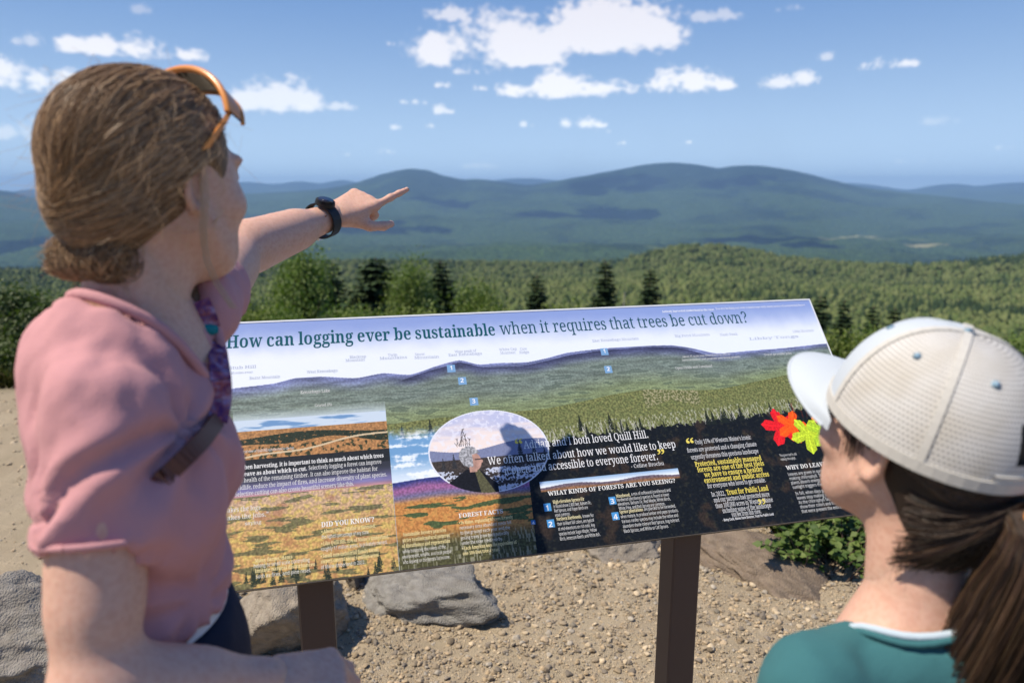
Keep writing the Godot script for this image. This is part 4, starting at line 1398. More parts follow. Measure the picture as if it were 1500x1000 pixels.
	for k in 7:
		print_twig(img, rng, 596.0 + k * 5.0, 352.0, rng.randf_range(18.0, 44.0), Color(0.16, 0.13, 0.12))
	# the print is a little faded by the weather
	for y in h:
		for x in w:
			var c := img.get_pixel(x, y)
			var g := c.get_luminance()
			img.set_pixel(x, y, Color(lerpf(c.r, g, 0.32) * 0.97 + 0.012, lerpf(c.g, g, 0.32) * 0.97 + 0.014, lerpf(c.b, g, 0.32) * 0.97 + 0.018))
	# maple leaves over the dark corner
	for p in [[1432, 372, 46.0, 0.5, Color(0.86, 0.13, 0.16)], [1462, 372, 40.0, -0.2, Color(0.96, 0.34, 0.10)], [1580, 352, 46.0, 0.2, Color(0.98, 0.52, 0.10)], [1500, 398, 44.0, 0.1, Color(0.72, 0.80, 0.20)], [1548, 394, 44.0, -0.5, Color(0.66, 0.78, 0.20)], [1604, 346, 38.0, -0.3, Color(0.86, 0.78, 0.18)]]:
		print_leaf(img, nf, w, p[0], p[1], p[2] * 1.3, p[3], p[4])
	for k in 5:
		print_twig(img, rng, 1480.0 + k * 12.0, 352.0, rng.randf_range(20.0, 40.0), Color(0.42, 0.16, 0.12))
	# number squares
	for p in [[606, 152, 10], [629, 187, 10], [650, 243, 10], [1006, 130, 10], [1005, 181, 10]]:
		img.fill_rect(Rect2i(p[0] - p[2], p[1] - p[2], p[2] * 2, p[2] * 2), Color(0.46, 0.62, 0.78))
	for p in [[782, 514], [783, 551], [938, 515], [937, 551]]:
		img.fill_rect(Rect2i(p[0] - 8, p[1] - 9, 17, 18), Color(0.30, 0.58, 0.80))
	img.fill_rect(Rect2i(739, 539, 10, 10), Color(0.20, 0.45, 0.72))
	return ImageTexture.create_from_image(img)

func put_dot(img: Image, x: int, y: int, c: Color) -> void:
	if x >= 0 and y >= 0 and x < img.get_width() and y < img.get_height():
		img.set_pixel(x, y, c)

func print_fir(img: Image, rng: RandomNumberGenerator, x: float, yb: float, hgt: float, c: Color) -> void:
	for k in int(hgt):
		var t := k / hgt
		var half := hgt * 0.24 * t * (0.55 + 0.45 * fposmod(k * 0.19, 1.0)) * rng.randf_range(0.7, 1.2)
		for dx in range(-int(half) - 1, int(half) + 1):
			if rng.randf() < 0.86:
				put_dot(img, int(x) + dx, int(yb - hgt + k), c * rng.randf_range(0.7, 1.4))

func print_twig(img: Image, rng: RandomNumberGenerator, x: float, yb: float, hgt: float, c: Color) -> void:
	var px := x
	var lean := rng.randf_range(-0.25, 0.25)
	for k in int(hgt):
		px += lean + rng.randf_range(-0.45, 0.45)
		put_dot(img, int(px), int(yb - k), c)
		if rng.randf() < 0.12:
			var side := -1.0 if rng.randf() < 0.5 else 1.0
			for j in rng.randi_range(3, 8):
				put_dot(img, int(px + side * j * 0.7), int(yb - k - j), c)

func print_leaf(img: Image, nf: PackedByteArray, w: int, cx: float, cy: float, size: float, turn: float, c: Color) -> void:
	for y in range(int(cy - size), int(cy + size)):
		for x in range(int(cx - size), int(cx + size)):
			if x < 0 or y < 0 or x >= w or y >= img.get_height():
				continue
			var d := Vector2(x - cx, y - cy)
			var ang := atan2(d.x, d.y) + turn
			# five pointed lobes with toothed edges
			var lobe := pow(absf(cos(ang * 2.5)), 0.9)
			var edge := size * (0.34 + 0.62 * lobe * (0.78 + 0.22 * cos(ang * 0.5)) - 0.07 * absf(sin(ang * 10.0)))
			var r := d.length()
			if r < edge:
				var vein := absf(fposmod(ang * 2.5 / PI + 0.5, 1.0) - 0.5)
				var k: float = 0.82 + 0.36 * (nf[y * w + x] / 255.0)
				if vein < 0.03 + 0.6 / maxf(r, 1.0) and r > 3.0:
					k *= 1.15
				img.set_pixel(x, y, Color(c.r * k, c.g * k, c.b * k).clamp())

# ---- flesh and cloth: a distance field on a grid, meshed as surface nets ------------------------------------------
class Field:
	var o: Vector3
	var cell: float
	var nx: int
	var ny: int
	var nz: int
	var f := PackedFloat32Array()
	func _init(lo: Vector3, hi: Vector3, c: float) -> void:
		o = lo
		cell = c
		nx = int((hi.x - lo.x) / c) + 2
		ny = int((hi.y - lo.y) / c) + 2
		nz = int((hi.z - lo.z) / c) + 2
		f.resize(nx * ny * nz)
		f.fill(9.0)
	func span(lo: Vector3, hi: Vector3) -> Array:
		return [clampi(int((lo.x - o.x) / cell), 0, nx - 1), clampi(int((hi.x - o.x) / cell) + 1, 0, nx - 1), clampi(int((lo.y - o.y) / cell), 0, ny - 1), clampi(int((hi.y - o.y) / cell) + 1, 0, ny - 1), clampi(int((lo.z - o.z) / cell), 0, nz - 1), clampi(int((hi.z - o.z) / cell) + 1, 0, nz - 1)]
	# tapered capsule; flat > 1 thins it along the direction w
	func bone(a: Vector3, b: Vector3, ra: float, rb: float, k := 0.02, w := Vector3.ZERO, flat := 1.0) -> void:
		var m := maxf(ra, rb) + k + cell * 2.5
		var s := span(a.min(b) - Vector3.ONE * m, a.max(b) + Vector3.ONE * m)
		var ab := b - a
		var l2 := maxf(ab.length_squared(), 1e-9)
		for z in range(s[4], s[5] + 1):
			for y in range(s[2], s[3] + 1):
				var i: int = (z * ny + y) * nx + s[0]
				var p := o + Vector3(s[0], y, z) * cell
				for x in range(s[0], s[1] + 1):
					var ap := p - a
					var t := clampf(ap.dot(ab) / l2, 0.0, 1.0)
					var q := ap - ab * t
					if flat != 1.0:
						q += w * (q.dot(w) * (flat - 1.0))
					var d := q.length() - (ra + (rb - ra) * t)
					var g := f[i]
					var h := maxf(k - absf(d - g), 0.0) / k
					f[i] = minf(d, g) - h * h * k * 0.25
					i += 1
					p.x += cell
	# ellipsoid with its own axes; carve = true takes it away
	func egg(c: Vector3, bas: Basis, r: Vector3, k := 0.02, carve := false) -> void:
		var ext := Vector3.ZERO
		for ax in 3:
			ext[ax] = sqrt(pow(bas.x[ax] * r.x, 2.0) + pow(bas.y[ax] * r.y, 2.0) + pow(bas.z[ax] * r.z, 2.0))
		var m := Vector3.ONE * (k + cell * 2.5)
		var s := span(c - ext - m, c + ext + m)
		var ir := Vector3(1.0 / r.x, 1.0 / r.y, 1.0 / r.z)
		for z in range(s[4], s[5] + 1):
			for y in range(s[2], s[3] + 1):
				var i: int = (z * ny + y) * nx + s[0]
				var p := o + Vector3(s[0], y, z) * cell
				for x in range(s[0], s[1] + 1):
					var q := p - c
					var l := Vector3(q.dot(bas.x), q.dot(bas.y), q.dot(bas.z)) * ir
					var k0 := l.length()
					var d := k0 * (k0 - 1.0) / maxf((l * ir).length(), 1e-6)
					var g := f[i]
					if carve:
						d = -d
						var h := maxf(k - absf(d - g), 0.0) / k
						f[i] = maxf(d, g) + h * h * k * 0.25
					else:
						var h := maxf(k - absf(d - g), 0.0) / k
						f[i] = minf(d, g) - h * h * k * 0.25
					i += 1
					p.x += cell
	# keep only what lies behind the plane (p - c) . n < 0, within reach of c
	func cut(c: Vector3, n: Vector3, reach := 99.0, k := 0.004) -> void:
		var s := span(c - Vector3.ONE * reach, c + Vector3.ONE * reach)
		for z in range(s[4], s[5] + 1):
			for y in range(s[2], s[3] + 1):
				var i: int = (z * ny + y) * nx + s[0]
				var p := o + Vector3(s[0], y, z) * cell
				for x in range(s[0], s[1] + 1):
					if (p - c).length_squared() < reach * reach:
						f[i] = maxf(f[i], (p - c).dot(n))
					i += 1
					p.x += cell
	func hollow(a: Vector3, b: Vector3, ra: float, rb: float) -> void:
		var m := maxf(ra, rb) + cell * 3.0
		var s := span(a.min(b) - Vector3.ONE * m, a.max(b) + Vector3.ONE * m)
		var ab := b - a
		var l2 := ab.length_squared()
		for z in range(s[4], s[5] + 1):
			for y in range(s[2], s[3] + 1):
				var i: int = (z * ny + y) * nx + s[0]
				var p := o + Vector3(s[0], y, z) * cell
				for x in range(s[0], s[1] + 1):
					var t := clampf((p - a).dot(ab) / l2, 0.0, 1.0)
					f[i] = maxf(f[i], -((p - a - ab * t).length() - (ra + (rb - ra) * t)))
					i += 1
					p.x += cell
	# add the surface to a Builder
	func net(out: Builder, col := Color.WHITE) -> void:
		var first := out.v.size()
		var id := PackedInt32Array()
		id.resize(f.size())
		id.fill(-1)
		var near := cell * 2.0
		var sy := nx
		var sz := nx * ny
		var corner := [0, 1, sy, sy + 1, sz, sz + 1, sz + sy, sz + sy + 1]
		var cpos := [Vector3(0, 0, 0), Vector3(1, 0, 0), Vector3(0, 1, 0), Vector3(1, 1, 0), Vector3(0, 0, 1), Vector3(1, 0, 1), Vector3(0, 1, 1), Vector3(1, 1, 1)]
		var edges := [[0, 1], [2, 3], [4, 5], [6, 7], [0, 2], [1, 3], [4, 6], [5, 7], [0, 4], [1, 5], [2, 6], [3, 7]]
		for z in nz - 1:
			for y in ny - 1:
				var row := z * sz + y * sy
				for x in nx - 1:
					var i := row + x
					if absf(f[i]) > near:
						continue
					var inside := 0
					for k in 8:
						if f[i + corner[k]] < 0.0:
							inside += 1
					if inside == 0 or inside == 8:
						continue
					var sum := Vector3.ZERO
					var cnt := 0
					for e in edges:
						var a: float = f[i + corner[e[0]]]
						var b: float = f[i + corner[e[1]]]
						if (a < 0.0) != (b < 0.0):
							sum += (cpos[e[0]] as Vector3).lerp(cpos[e[1]], clampf(a / (a - b), 0.02, 0.98))
							cnt += 1
					id[i] = out.vert(o + (Vector3(x, y, z) + sum / cnt) * cell, Vector3.UP, col)
		var steps := [[1, sy, sz], [sy, sz, 1], [sz, 1, sy]]
		for z in range(1, nz - 1):
			for y in range(1, ny - 1):
				var row := z * sz + y * sy
				for x in range(1, nx - 1):
					var i := row + x
					if id[i] < 0:
						continue
					for st in steps:
						var a := f[i] < 0.0
						var b: bool = f[i + st[0]] < 0.0
						if a == b:
							continue
						var q0 := id[i]
						var q1 := id[i - st[1]]
						var q2 := id[i - st[1] - st[2]]
						var q3 := id[i - st[2]]
						if q0 < 0 or q1 < 0 or q2 < 0 or q3 < 0:
							continue
						if a:
							out.quad(q0, q3, q2, q1)
						else:
							out.quad(q0, q1, q2, q3)
		# one pass of smoothing towards the neighbours keeps the grid from showing
		var acc := PackedVector3Array()
		acc.resize(out.v.size())
		var num := PackedInt32Array()
		num.resize(out.v.size())
		for pass_no in 2:
			acc.fill(Vector3.ZERO)
			num.fill(0)
			for t in range(0, out.ix.size(), 3):
				var a := out.ix[t]
				if a < first:
					continue
				var b := out.ix[t + 1]
				var c := out.ix[t + 2]
				acc[a] += out.v[b] + out.v[c]
				acc[b] += out.v[a] + out.v[c]
				acc[c] += out.v[a] + out.v[b]
				num[a] += 2
				num[b] += 2
				num[c] += 2
			for k in range(first, out.v.size()):
				if num[k] > 0:
					out.v[k] = out.v[k].lerp(acc[k] / num[k], 0.5)

func face_basis(fwd: Vector3, up_hint := Vector3.UP) -> Basis:
	# x = towards the person's own left, y = up, z = forward
	var z := fwd.normalized()
	var x := up_hint.cross(z).normalized()
	return Basis(x, z.cross(x), z)

# A hand: palm and five separate fingers. b: x = across the palm towards the thumb side, y = back of the hand, z = towards the fingers.
# curls: for index, middle, ring, little the bend (radians) at each of the three joints; thumb: direction in hand axes.
func hand(out: Builder, wrist: Vector3, b: Basis, curls: Array, thumb: Array, size := 1.0) -> void:
	var w := func(v: Vector3) -> Vector3: return wrist + b * (v * size)
	var fl := Field.new(wrist - Vector3.ONE * 0.19 * size, wrist + Vector3.ONE * 0.19 * size, 0.0034)
	var ps := 0.001 * size
	# palm
	var bx := b.x.normalized()
	var by := b.y.normalized()
	for k in 4:
		var kx := 0.030 - 0.0195 * k
		fl.bone(w.call(Vector3(kx * 0.62, 0.0, 0.005)), w.call(Vector3(kx, 0.002, 0.080 - 0.004 * absf(k - 1.0))), 14.5 * ps, 11.5 * ps, 0.014)
	fl.bone(w.call(Vector3(0.0, 0.0, -0.035)), w.call(Vector3(0.0, 0.0, 0.012)), 25.0 * ps, 23.0 * ps, 0.016, by, 1.32)
	fl.bone(w.call(Vector3(0.014, -0.012, 0.012)), w.call(Vector3(0.034, -0.014, 0.040)), 15.0 * ps, 13.0 * ps, 0.014)
	var lens := [[0.043, 0.025, 0.021], [0.047, 0.029, 0.022], [0.043, 0.027, 0.021], [0.034, 0.020, 0.018]]
	for k in 4:
		var p: Vector3 = Vector3(0.030 - 0.0195 * k, 0.002, 0.080 - 0.004 * absf(k - 1.0))
		var ang := 0.0
		var r0 := 9.4 - 0.5 * absf(k - 1.0)
		for j in 3:
			ang += curls[k][j]
			var d := Vector3(curls[k][3] if curls[k].size() > 3 else 0.0, -sin(ang), cos(ang)).normalized()
			var q: Vector3 = p + d * lens[k][j]
			fl.bone(w.call(p), w.call(q), (r0 - j * 0.9) * ps, (r0 - 0.9 - j * 0.9) * ps, 0.005 if j else 0.009)
			p = q
	var tp := Vector3(0.026, -0.012, 0.022)
	for j in 3:
		var d: Vector3 = (thumb[j] as Vector3).normalized()
		var q: Vector3 = tp + d * [0.036, 0.032, 0.024][j]
		fl.bone(w.call(tp), w.call(q), [13.5, 10.8, 9.8][j] * ps, [10.8, 9.8, 8.0][j] * ps, 0.006)
		tp = q
	fl.net(out)

# A head with a face, without hair: b from face_basis, c = middle of the skull.
func head(out: Builder, c: Vector3, b: Basis, s: float, neck_to: Vector3, neck_r: float) -> void:
	var fl := Field.new(c - Vector3(0.17, 0.24, 0.17) * s, c + Vector3(0.17, 0.17, 0.17) * s, 0.0045)
	var w := func(x: float, y: float, z: float) -> Vector3: return c + b * (Vector3(x, y, z) * s)
	fl.egg(w.call(0, 0.022, -0.012), b, Vector3(0.074, 0.092, 0.094) * s, 0.01)
	fl.egg(w.call(0, -0.02, 0.032), b, Vector3(0.064, 0.092, 0.062) * s, 0.03)
	fl.egg(w.call(0, -0.078, 0.046), b, Vector3(0.044, 0.036, 0.046) * s, 0.03)      # jaw
	fl.egg(w.call(0, -0.094, 0.072), b, Vector3(0.020, 0.017, 0.018) * s, 0.022)     # chin
	for x in [-1.0, 1.0]:
		fl.bone(w.call(x * 0.058, -0.045, 0.0), w.call(x * 0.030, -0.088, 0.052), 0.018 * s, 0.016 * s, 0.025)  # jaw line
		fl.egg(w.call(x * 0.042, -0.022, 0.060), b, Vector3(0.024, 0.020, 0.022) * s, 0.022)   # cheek
		fl.egg(w.call(x * 0.032, 0.012, 0.090), b, Vector3(0.019, 0.012, 0.014) * s, 0.010, true)   # eye socket
		fl.egg(w.call(x * 0.032, 0.012, 0.076), b, Vector3(0.0125, 0.0115, 0.0125) * s, 0.004)    # eyelid over the eye
		fl.bone(w.call(x * 0.012, 0.032, 0.092), w.call(x * 0.048, 0.034, 0.078), 0.007 * s, 0.006 * s, 0.014)  # brow
		# ear: a rim round a hollow
		for k in 7:
			var a0 := -0.4 + k * 0.62
			var a1 := a0 + 0.62
			fl.bone(w.call(x * (0.077 + 0.004 * sin(a0)), 0.0 + cos(a0) * 0.030, -0.012 - sin(a0) * 0.017), w.call(x * (0.077 + 0.004 * sin(a1)), cos(a1) * 0.030, -0.012 - sin(a1) * 0.017), 0.0052 * s, 0.0052 * s, 0.005)
		fl.egg(w.call(x * 0.072, -0.002, -0.010), b, Vector3(0.006, 0.024, 0.013) * s, 0.006)
	fl.bone(w.call(0, 0.022, 0.092), w.call(0, -0.022, 0.112), 0.008 * s, 0.011 * s, 0.012)      # nose
	for x in [-1.0, 1.0]:
		fl.egg(w.call(x * 0.011, -0.028, 0.101), b, Vector3(0.008, 0.007, 0.010) * s, 0.006)
	fl.bone(w.call(-0.018, -0.056, 0.086), w.call(0.018, -0.056, 0.086), 0.007 * s, 0.007 * s, 0.008)   # lips
	fl.bone(w.call(-0.016, -0.066, 0.085), w.call(0.016, -0.066, 0.085), 0.0075 * s, 0.0075 * s, 0.006)
	fl.bone(w.call(0, -0.06, -0.028), neck_to, neck_r * 1.02, neck_r, 0.03)
	fl.net(out)

# ---- the two people ---------------------------------------------------------------------------------------------
func arm(out: Builder, sh: Vector3, el: Vector3, wr: Vector3, r: float) -> void:
	var fl := Field.new(sh.min(el).min(wr) - Vector3.ONE * 0.08, sh.max(el).max(wr) + Vector3.ONE * 0.08, 0.0065)
	fl.bone(sh, el, 0.044 * r, 0.038 * r, 0.02)
	fl.bone(sh.lerp(el, 0.25), sh.lerp(el, 0.7), 0.042 * r, 0.040 * r, 0.03)
	fl.bone(el, wr, 0.037 * r, 0.0265 * r, 0.02)
	fl.bone(el.lerp(wr, 0.12), el.lerp(wr, 0.55), 0.042 * r, 0.034 * r, 0.03)
	fl.net(out)

# torso frame: origin on the spine line, f forward, l to the person's left
func torso(fl: Field, t: Vector3, f: Vector3, l: Vector3, y_neck: float, size: float, lsh: Vector3, rsh: Vector3, drop := 0.070, yoke := 0.046) -> void:
	var bas := Basis(l, Vector3.UP, f)
	var up := Vector3.UP
	var base := Vector3(t.x, 0, t.z)
	var y := func(d: float) -> Vector3: return base + up * (y_neck - d * size)
	fl.egg(y.call(0.18), bas, Vector3(0.142, 0.155, 0.095) * size, 0.012)
	fl.egg(y.call(0.36), bas, Vector3(0.128, 0.20, 0.090) * size, 0.03)
	fl.egg(y.call(0.54), bas, Vector3(0.156, 0.14, 0.106) * size, 0.06)
	for s in [-1.0, 1.0]:
		fl.egg(y.call(0.205) + l * (0.072 * s * size) + f * (0.038 * size), bas, Vector3(0.066, 0.066, 0.058) * size, 0.045)
	var n0: Vector3 = y.call(drop)
	fl.bone(n0, lsh, yoke * size, 0.047 * size, 0.035)
	fl.bone(n0, rsh, yoke * size, 0.047 * size, 0.035)
	fl.bone(y.call(0.05) - f * 0.02, y.call(0.2) - f * 0.022, 0.076 * size, 0.080 * size, 0.04)

# creases and drag lines of a knitted shirt
func crease(b: Builder, sd: int, amount: float, pulls: Array) -> void:
	b.smooth_normals()
	var n1 := noise(sd, 13.0, 3)
	var n2 := noise(sd + 1, 4.0, 2)
	for i in b.v.size():
		var p := b.v[i]
		var d := n2.get_noise_3d(p.x, p.y * 0.5, p.z) * 0.6 + n1.get_noise_3d(p.x * 1.2, p.y * 0.5, p.z * 1.2) * 0.75
		# cloth stands off the body: folds rise more than they sink
		var amt := amount * (d + 0.30)
		# folds that run out from where the cloth is pulled
		for q in pulls:
			var away: Vector3 = p - q[0]
			var r := away.length()
			if r < q[2]:
				var axis: Vector3 = q[1]
				var side: Vector3 = axis.cross(b.n[i])
				if side.length() > 0.1:
					var ang := atan2(away.dot(side.normalized()), away.dot(axis))
					amt += (0.6 + sin(ang * q[3] + r * 9.0)) * amount * q[4] * smoothstep(q[2], q[2] * 0.35, r) * smoothstep(0.0, 0.05, r)
		b.v[i] = p + b.n[i] * amt
	b.smooth_normals()

func legs(parent: Node3D, o: Vector3, t: Vector3, f: Vector3, l: Vector3, top: float, size: float, cloth: Material, shoe: Material) -> void:
	var base := Vector3(t.x, 0, t.z)
	var fl := Field.new(base - Vector3(0.26, 0.0, 0.26) + Vector3.UP * 0.02, base + Vector3(0.26, top + 0.03, 0.26), 0.011)
	var bas := Basis(l, Vector3.UP, f)
	fl.egg(base + Vector3.UP * (top - 0.10), bas, Vector3(0.150, 0.20, 0.112) * size, 0.03)
	fl.egg(base + Vector3.UP * (top - 0.22) - f * 0.02, bas, Vector3(0.172, 0.16, 0.128) * size, 0.04)
	var feet := []
	for s in [-1.0, 1.0]:
		var hip: Vector3 = base + l * (0.085 * s * size) + Vector3.UP * (top - 0.24)
		var knee: Vector3 = base + l * (0.10 * s) + f * 0.03 + Vector3.UP * (top - 0.24) * 0.56
		var gy := ground_y(base.x + l.x * 0.11 * s, base.z + l.z * 0.11 * s)
		var ankle: Vector3 = base + l * (0.11 * s) - f * 0.02 + Vector3.UP * (gy + 0.09)
		fl.bone(hip, knee, 0.088 * size, 0.062, 0.03)
		fl.bone(knee, ankle, 0.062, 0.050, 0.03)
		feet.append(ankle)
	fl.cut(base + Vector3.UP * top, Vector3.UP)
	var b := Builder.new()
	fl.net(b)
	crease(b, 881, 0.006, [])
	for i in b.v.size():
		b.v[i] -= o
	part("trousers", b.mesh(), cloth, parent)
	for a in feet:
		var fs := Field.new(a - Vector3(0.22, 0.12, 0.22), a + Vector3(0.22, 0.10, 0.22), 0.008)
		var gy: float = a.y - 0.09
		var heel: Vector3 = Vector3(a.x, gy + 0.035, a.z) - f * 0.04
		fs.bone(heel, heel + f * 0.19, 0.040, 0.038, 0.02)
		fs.bone(a, heel + f * 0.06 + Vector3.UP * 0.02, 0.045, 0.042, 0.03)
		fs.cut(Vector3(a.x, gy, a.z), Vector3.DOWN)
		var sb := Builder.new()
		fs.net(sb)
		sb.smooth_normals()
		for i in sb.v.size():
			sb.v[i] -= o
		part("shoe", sb.mesh(), shoe, parent)

func move(b: Builder, o: Vector3) -> ArrayMesh:
	for i in b.v.size():
		b.v[i] -= o
	return b.mesh()

# first point of a field's surface along the sight line through a pixel
func hit(fl: Field, px: float, py: float, near: float) -> Vector3:
	var r := ray(px, py)
	var d := near
	while d < near + 0.6:
		var p := EYE + r * d
		var g := (p - fl.o) / fl.cell
		var x := int(g.x)
		var y := int(g.y)
		var z := int(g.z)
		if x >= 0 and y >= 0 and z >= 0 and x < fl.nx and y < fl.ny and z < fl.nz and fl.f[(z * fl.ny + y) * fl.nx + x] < 0.002:
			return EYE + r * (d - 0.010)
		d += 0.003
	return EYE + r * (near + 0.15)

# a closed ring of points, evened out
func even_ring(pts: Array) -> Array:
	var n := pts.size() - 1
	for k in 5:
		var out := []
		for i in n:
			out.append((pts[i] as Vector3) * 0.5 + ((pts[(i + 1) % n] as Vector3) + (pts[(i + n - 1) % n] as Vector3)) * 0.25)
		out.append(out[0])
		pts = out
	return pts

# more points along a curve
func finer(pts: Array) -> Array:
	var out := []
	for i in pts.size() - 1:
		for k in 4:
			out.append((pts[i] as Vector3).cubic_interpolate(pts[i + 1], pts[maxi(i - 1, 0)], pts[mini(i + 2, pts.size() - 1)], k / 4.0))
	out.append(pts[pts.size() - 1])
	return out

func ribbon(b: Builder, pts: Array, across: Array, col := Color.WHITE, thick := 0.0016) -> void:
	# a flat strap with two faces and edges
	for k in pts.size() - 1:
		var d: Vector3 = (pts[k + 1] - pts[k]).normalized()
		var n0: Vector3 = (across[k] as Vector3).cross(d).normalized() * thick
		var a0: Vector3 = pts[k] - across[k]
		var a1: Vector3 = pts[k] + across[k]
		var b0: Vector3 = pts[k + 1] - across[k + 1]
		var b1: Vector3 = pts[k + 1] + across[k + 1]
		b.face(a0 + n0, a1 + n0, b1 + n0, b0 + n0, col)
		b.face(a0 - n0, b0 - n0, b1 - n0, a1 - n0, col)
		b.face(a0 - n0, a0 + n0, b0 + n0, b0 - n0, col)
		b.face(a1 + n0, a1 - n0, b1 - n0, b1 + n0, col)

# hair strand as a thin three-sided tube
func strand(b: Builder, pts: Array, r: float, col: Color) -> void:
	var rad := []
	for k in pts.size():
		rad.append(r * (1.0 - 0.6 * k / pts.size()))
	b.tube(pts, rad, 3, col, false)

func hair_colour(rng: RandomNumberGenerator, dark: Color, pale: Color) -> Color:
	return dark.lerp(pale, pow(rng.randf(), 1.6))

# ---- the person in the pink shirt, pointing ----------------------------------------------------------------------
func build_woman_pointing() -> void:
	var rng := RandomNumberGenerator.new()
	rng.seed = 501
	var f := Vector3(0.975, 0, -0.22).normalized()
	var l := Vector3.UP.cross(f)
	var c := at(234, 271, 0.885)
	var fwd := Vector3(sin(0.47), -0.03, -cos(0.47))
	var hb := face_basis(fwd)
	var neck := at(200, 452, 0.875)
	var rsh := at(150, 596, 0.765)
	var rel := at(136, 1008, 0.725)
	var rwr := at(392, 996, 0.84)
	var lsh := at(284, 455, 0.985)
	var lel := at(352, 366, 1.22)
	var lwr := at(486, 317, 1.43)
	var lkn := at(553, 284, 1.50)
	var spine := at(196, 650, 0.862)
	var o := Vector3(spine.x, ground_y(spine.x, spine.z), spine.z)
	var who := thing("person", "person in a pink T-shirt pointing at the mountains, brown hair gathered low", "person", o)
	# skin: head and neck, both arms, both hands
	var skin := Builder.new()
	head(skin, c, hb, 1.03, neck - Vector3(0, 0.05, 0), 0.054)
	arm(skin, rsh, rel, rwr, 1.0)
	arm(skin, lsh, lel, lwr, 1.0)
	var pd := (lkn - lwr).normalized()
	var side := pd.cross(Vector3.UP).normalized()
	var tx := (side * cos(0.55) - Vector3.UP * sin(0.55)).normalized()
	tx = (tx - pd * tx.dot(pd)).normalized()
	var ty := pd.cross(tx)
	if ty.y < 0.0:
		ty = -ty
	hand(skin, lwr + pd * 0.012, Basis(tx, ty, pd), [[-0.10, 0.04, 0.03, 0.06], [1.25, 1.45, 0.9], [1.35, 1.5, 0.9], [1.4, 1.5, 0.9]], [Vector3(0.75, -0.35, 0.75), Vector3(0.25, -0.35, 1.0), Vector3(0.0, -0.25, 1.0)], 0.97)
	var rd := (rwr - rel).normalized()
	# palm down: the back of the hand looks up, the thumb lies on the far side
	var ry := (Vector3.UP + l * -0.35 - rd * (Vector3.UP + l * -0.35).dot(rd)).normalized()
	var rx := rd.cross(ry)
	if rx.dot(l) < 0.0:
		rx = -rx
	hand(skin, rwr + rd * 0.015, Basis(rx, ry, rd), [[0.5, 0.7, 0.4], [0.6, 0.8, 0.5], [0.7, 0.9, 0.5], [0.75, 0.9, 0.5]], [Vector3(0.6, -0.5, 0.7), Vector3(0.2, -0.5, 1.0), Vector3(0.0, -0.4, 1.0)], 0.97)
	var up_chest := Field.new(neck - Vector3(0.24, 0.16, 0.24), neck + Vector3(0.24, 0.12, 0.24), 0.008)
	up_chest.bone(neck + Vector3(0, 0.06, 0), neck - Vector3(0, 0.06, 0), 0.053, 0.066, 0.04)
	up_chest.bone(neck - Vector3(0, 0.060, 0), lsh.lerp(neck, 0.2) - Vector3(0, 0.01, 0), 0.042, 0.036, 0.05)
	up_chest.bone(neck - Vector3(0, 0.060, 0), rsh.lerp(neck, 0.2) - Vector3(0, 0.01, 0), 0.042, 0.036, 0.05)
	up_chest.egg(neck - Vector3(0, 0.12, 0), Basis(l, Vector3.UP, f), Vector3(0.12, 0.09, 0.075), 0.05)
	up_chest.net(skin)
	skin.smooth_normals()
	# a few moles on the forearm
	var body := part("body", move(skin, o), M.skin, who)
	for q in [[0.35, 0.6], [0.52, -0.3], [0.45, 1.0], [0.80, 0.2], [0.2, 0.1]]:
		var fd := (lwr - lel).normalized()
		var near_side := (EYE - lel.lerp(lwr, q[0])).normalized()
		var dirm: Vector3 = (near_side + Vector3.UP * q[1] * 0.6)
		dirm = (dirm - fd * dirm.dot(fd)).normalized()
		var mb := Builder.new()
		var mp: Vector3 = lel.lerp(lwr, q[0]) + dirm * lerpf(0.0405, 0.028, q[0]) - o
		mb.tube([mp - dirm * 0.002, mp + dirm * 0.0006, mp + dirm * 0.0010], [0.0016, 0.0014, 0.0006], 7)
		part("mole", mb.mesh(), M.mole, body)
	# T-shirt
	var sf := Field.new(Vector3(o.x - 0.24, 1.02, o.z - 0.36), Vector3(o.x + 0.24, 1.60, o.z + 0.36), 0.0075)
	var rhem := rsh.lerp(rel, 0.50)
	var lhem := lsh.lerp(lel, 0.40)
	# sleeves first, cut off at their hems; then the trunk
	sf.bone(rsh, rhem + (rhem - rsh) * 0.3, 0.051, 0.0545, 0.022)
	sf.bone(lsh, lhem + (lhem - lsh) * 0.3, 0.053, 0.050, 0.03)
	sf.cut(rhem, (rel - rsh).normalized(), 0.14)
	sf.cut(lhem, (lel - lsh).normalized(), 0.12)
	torso(sf, spine, f, l, neck.y, 1.0, lsh, rsh)
	var trunk := Field.new(Vector3(o.x - 0.24, 1.02, o.z - 0.36), Vector3(o.x + 0.24, 1.60, o.z + 0.36), 0.012)
	torso(trunk, spine, f, l, neck.y, 1.0, lsh, rsh)
	sf.cut(Vector3(o.x, 1.112, o.z), (Vector3.DOWN + f * 0.06).normalized())
	sf.egg(neck + Vector3(0, 0.034, 0) + f * 0.014, Basis(l, Vector3.UP, f), Vector3(0.090, 0.080, 0.086), 0.008, true)
	var shirt := Builder.new()
	sf.net(shirt)
	crease(shirt, 71, 0.0105, [[rsh + Vector3(0.03, -0.06, -0.03), Vector3(0.5, -0.8, -0.2).normalized(), 0.26, 7.0, 0.55], [lsh + Vector3(0.05, -0.06, 0.06), Vector3(0.2, -0.9, 0.4).normalized(), 0.22, 6.0, 0.5], [Vector3(o.x + 0.09, 1.15, o.z + 0.06), Vector3(-0.3, 0.9, 0.2).normalized(), 0.20, 8.0, 0.4]])
	var shirt_mesh := part("shirt", move(shirt, o), M.pink, who)
	# collar band and sleeve hem, stitched edges
	var trim := Builder.new()
	var ring := []
	var rr := []
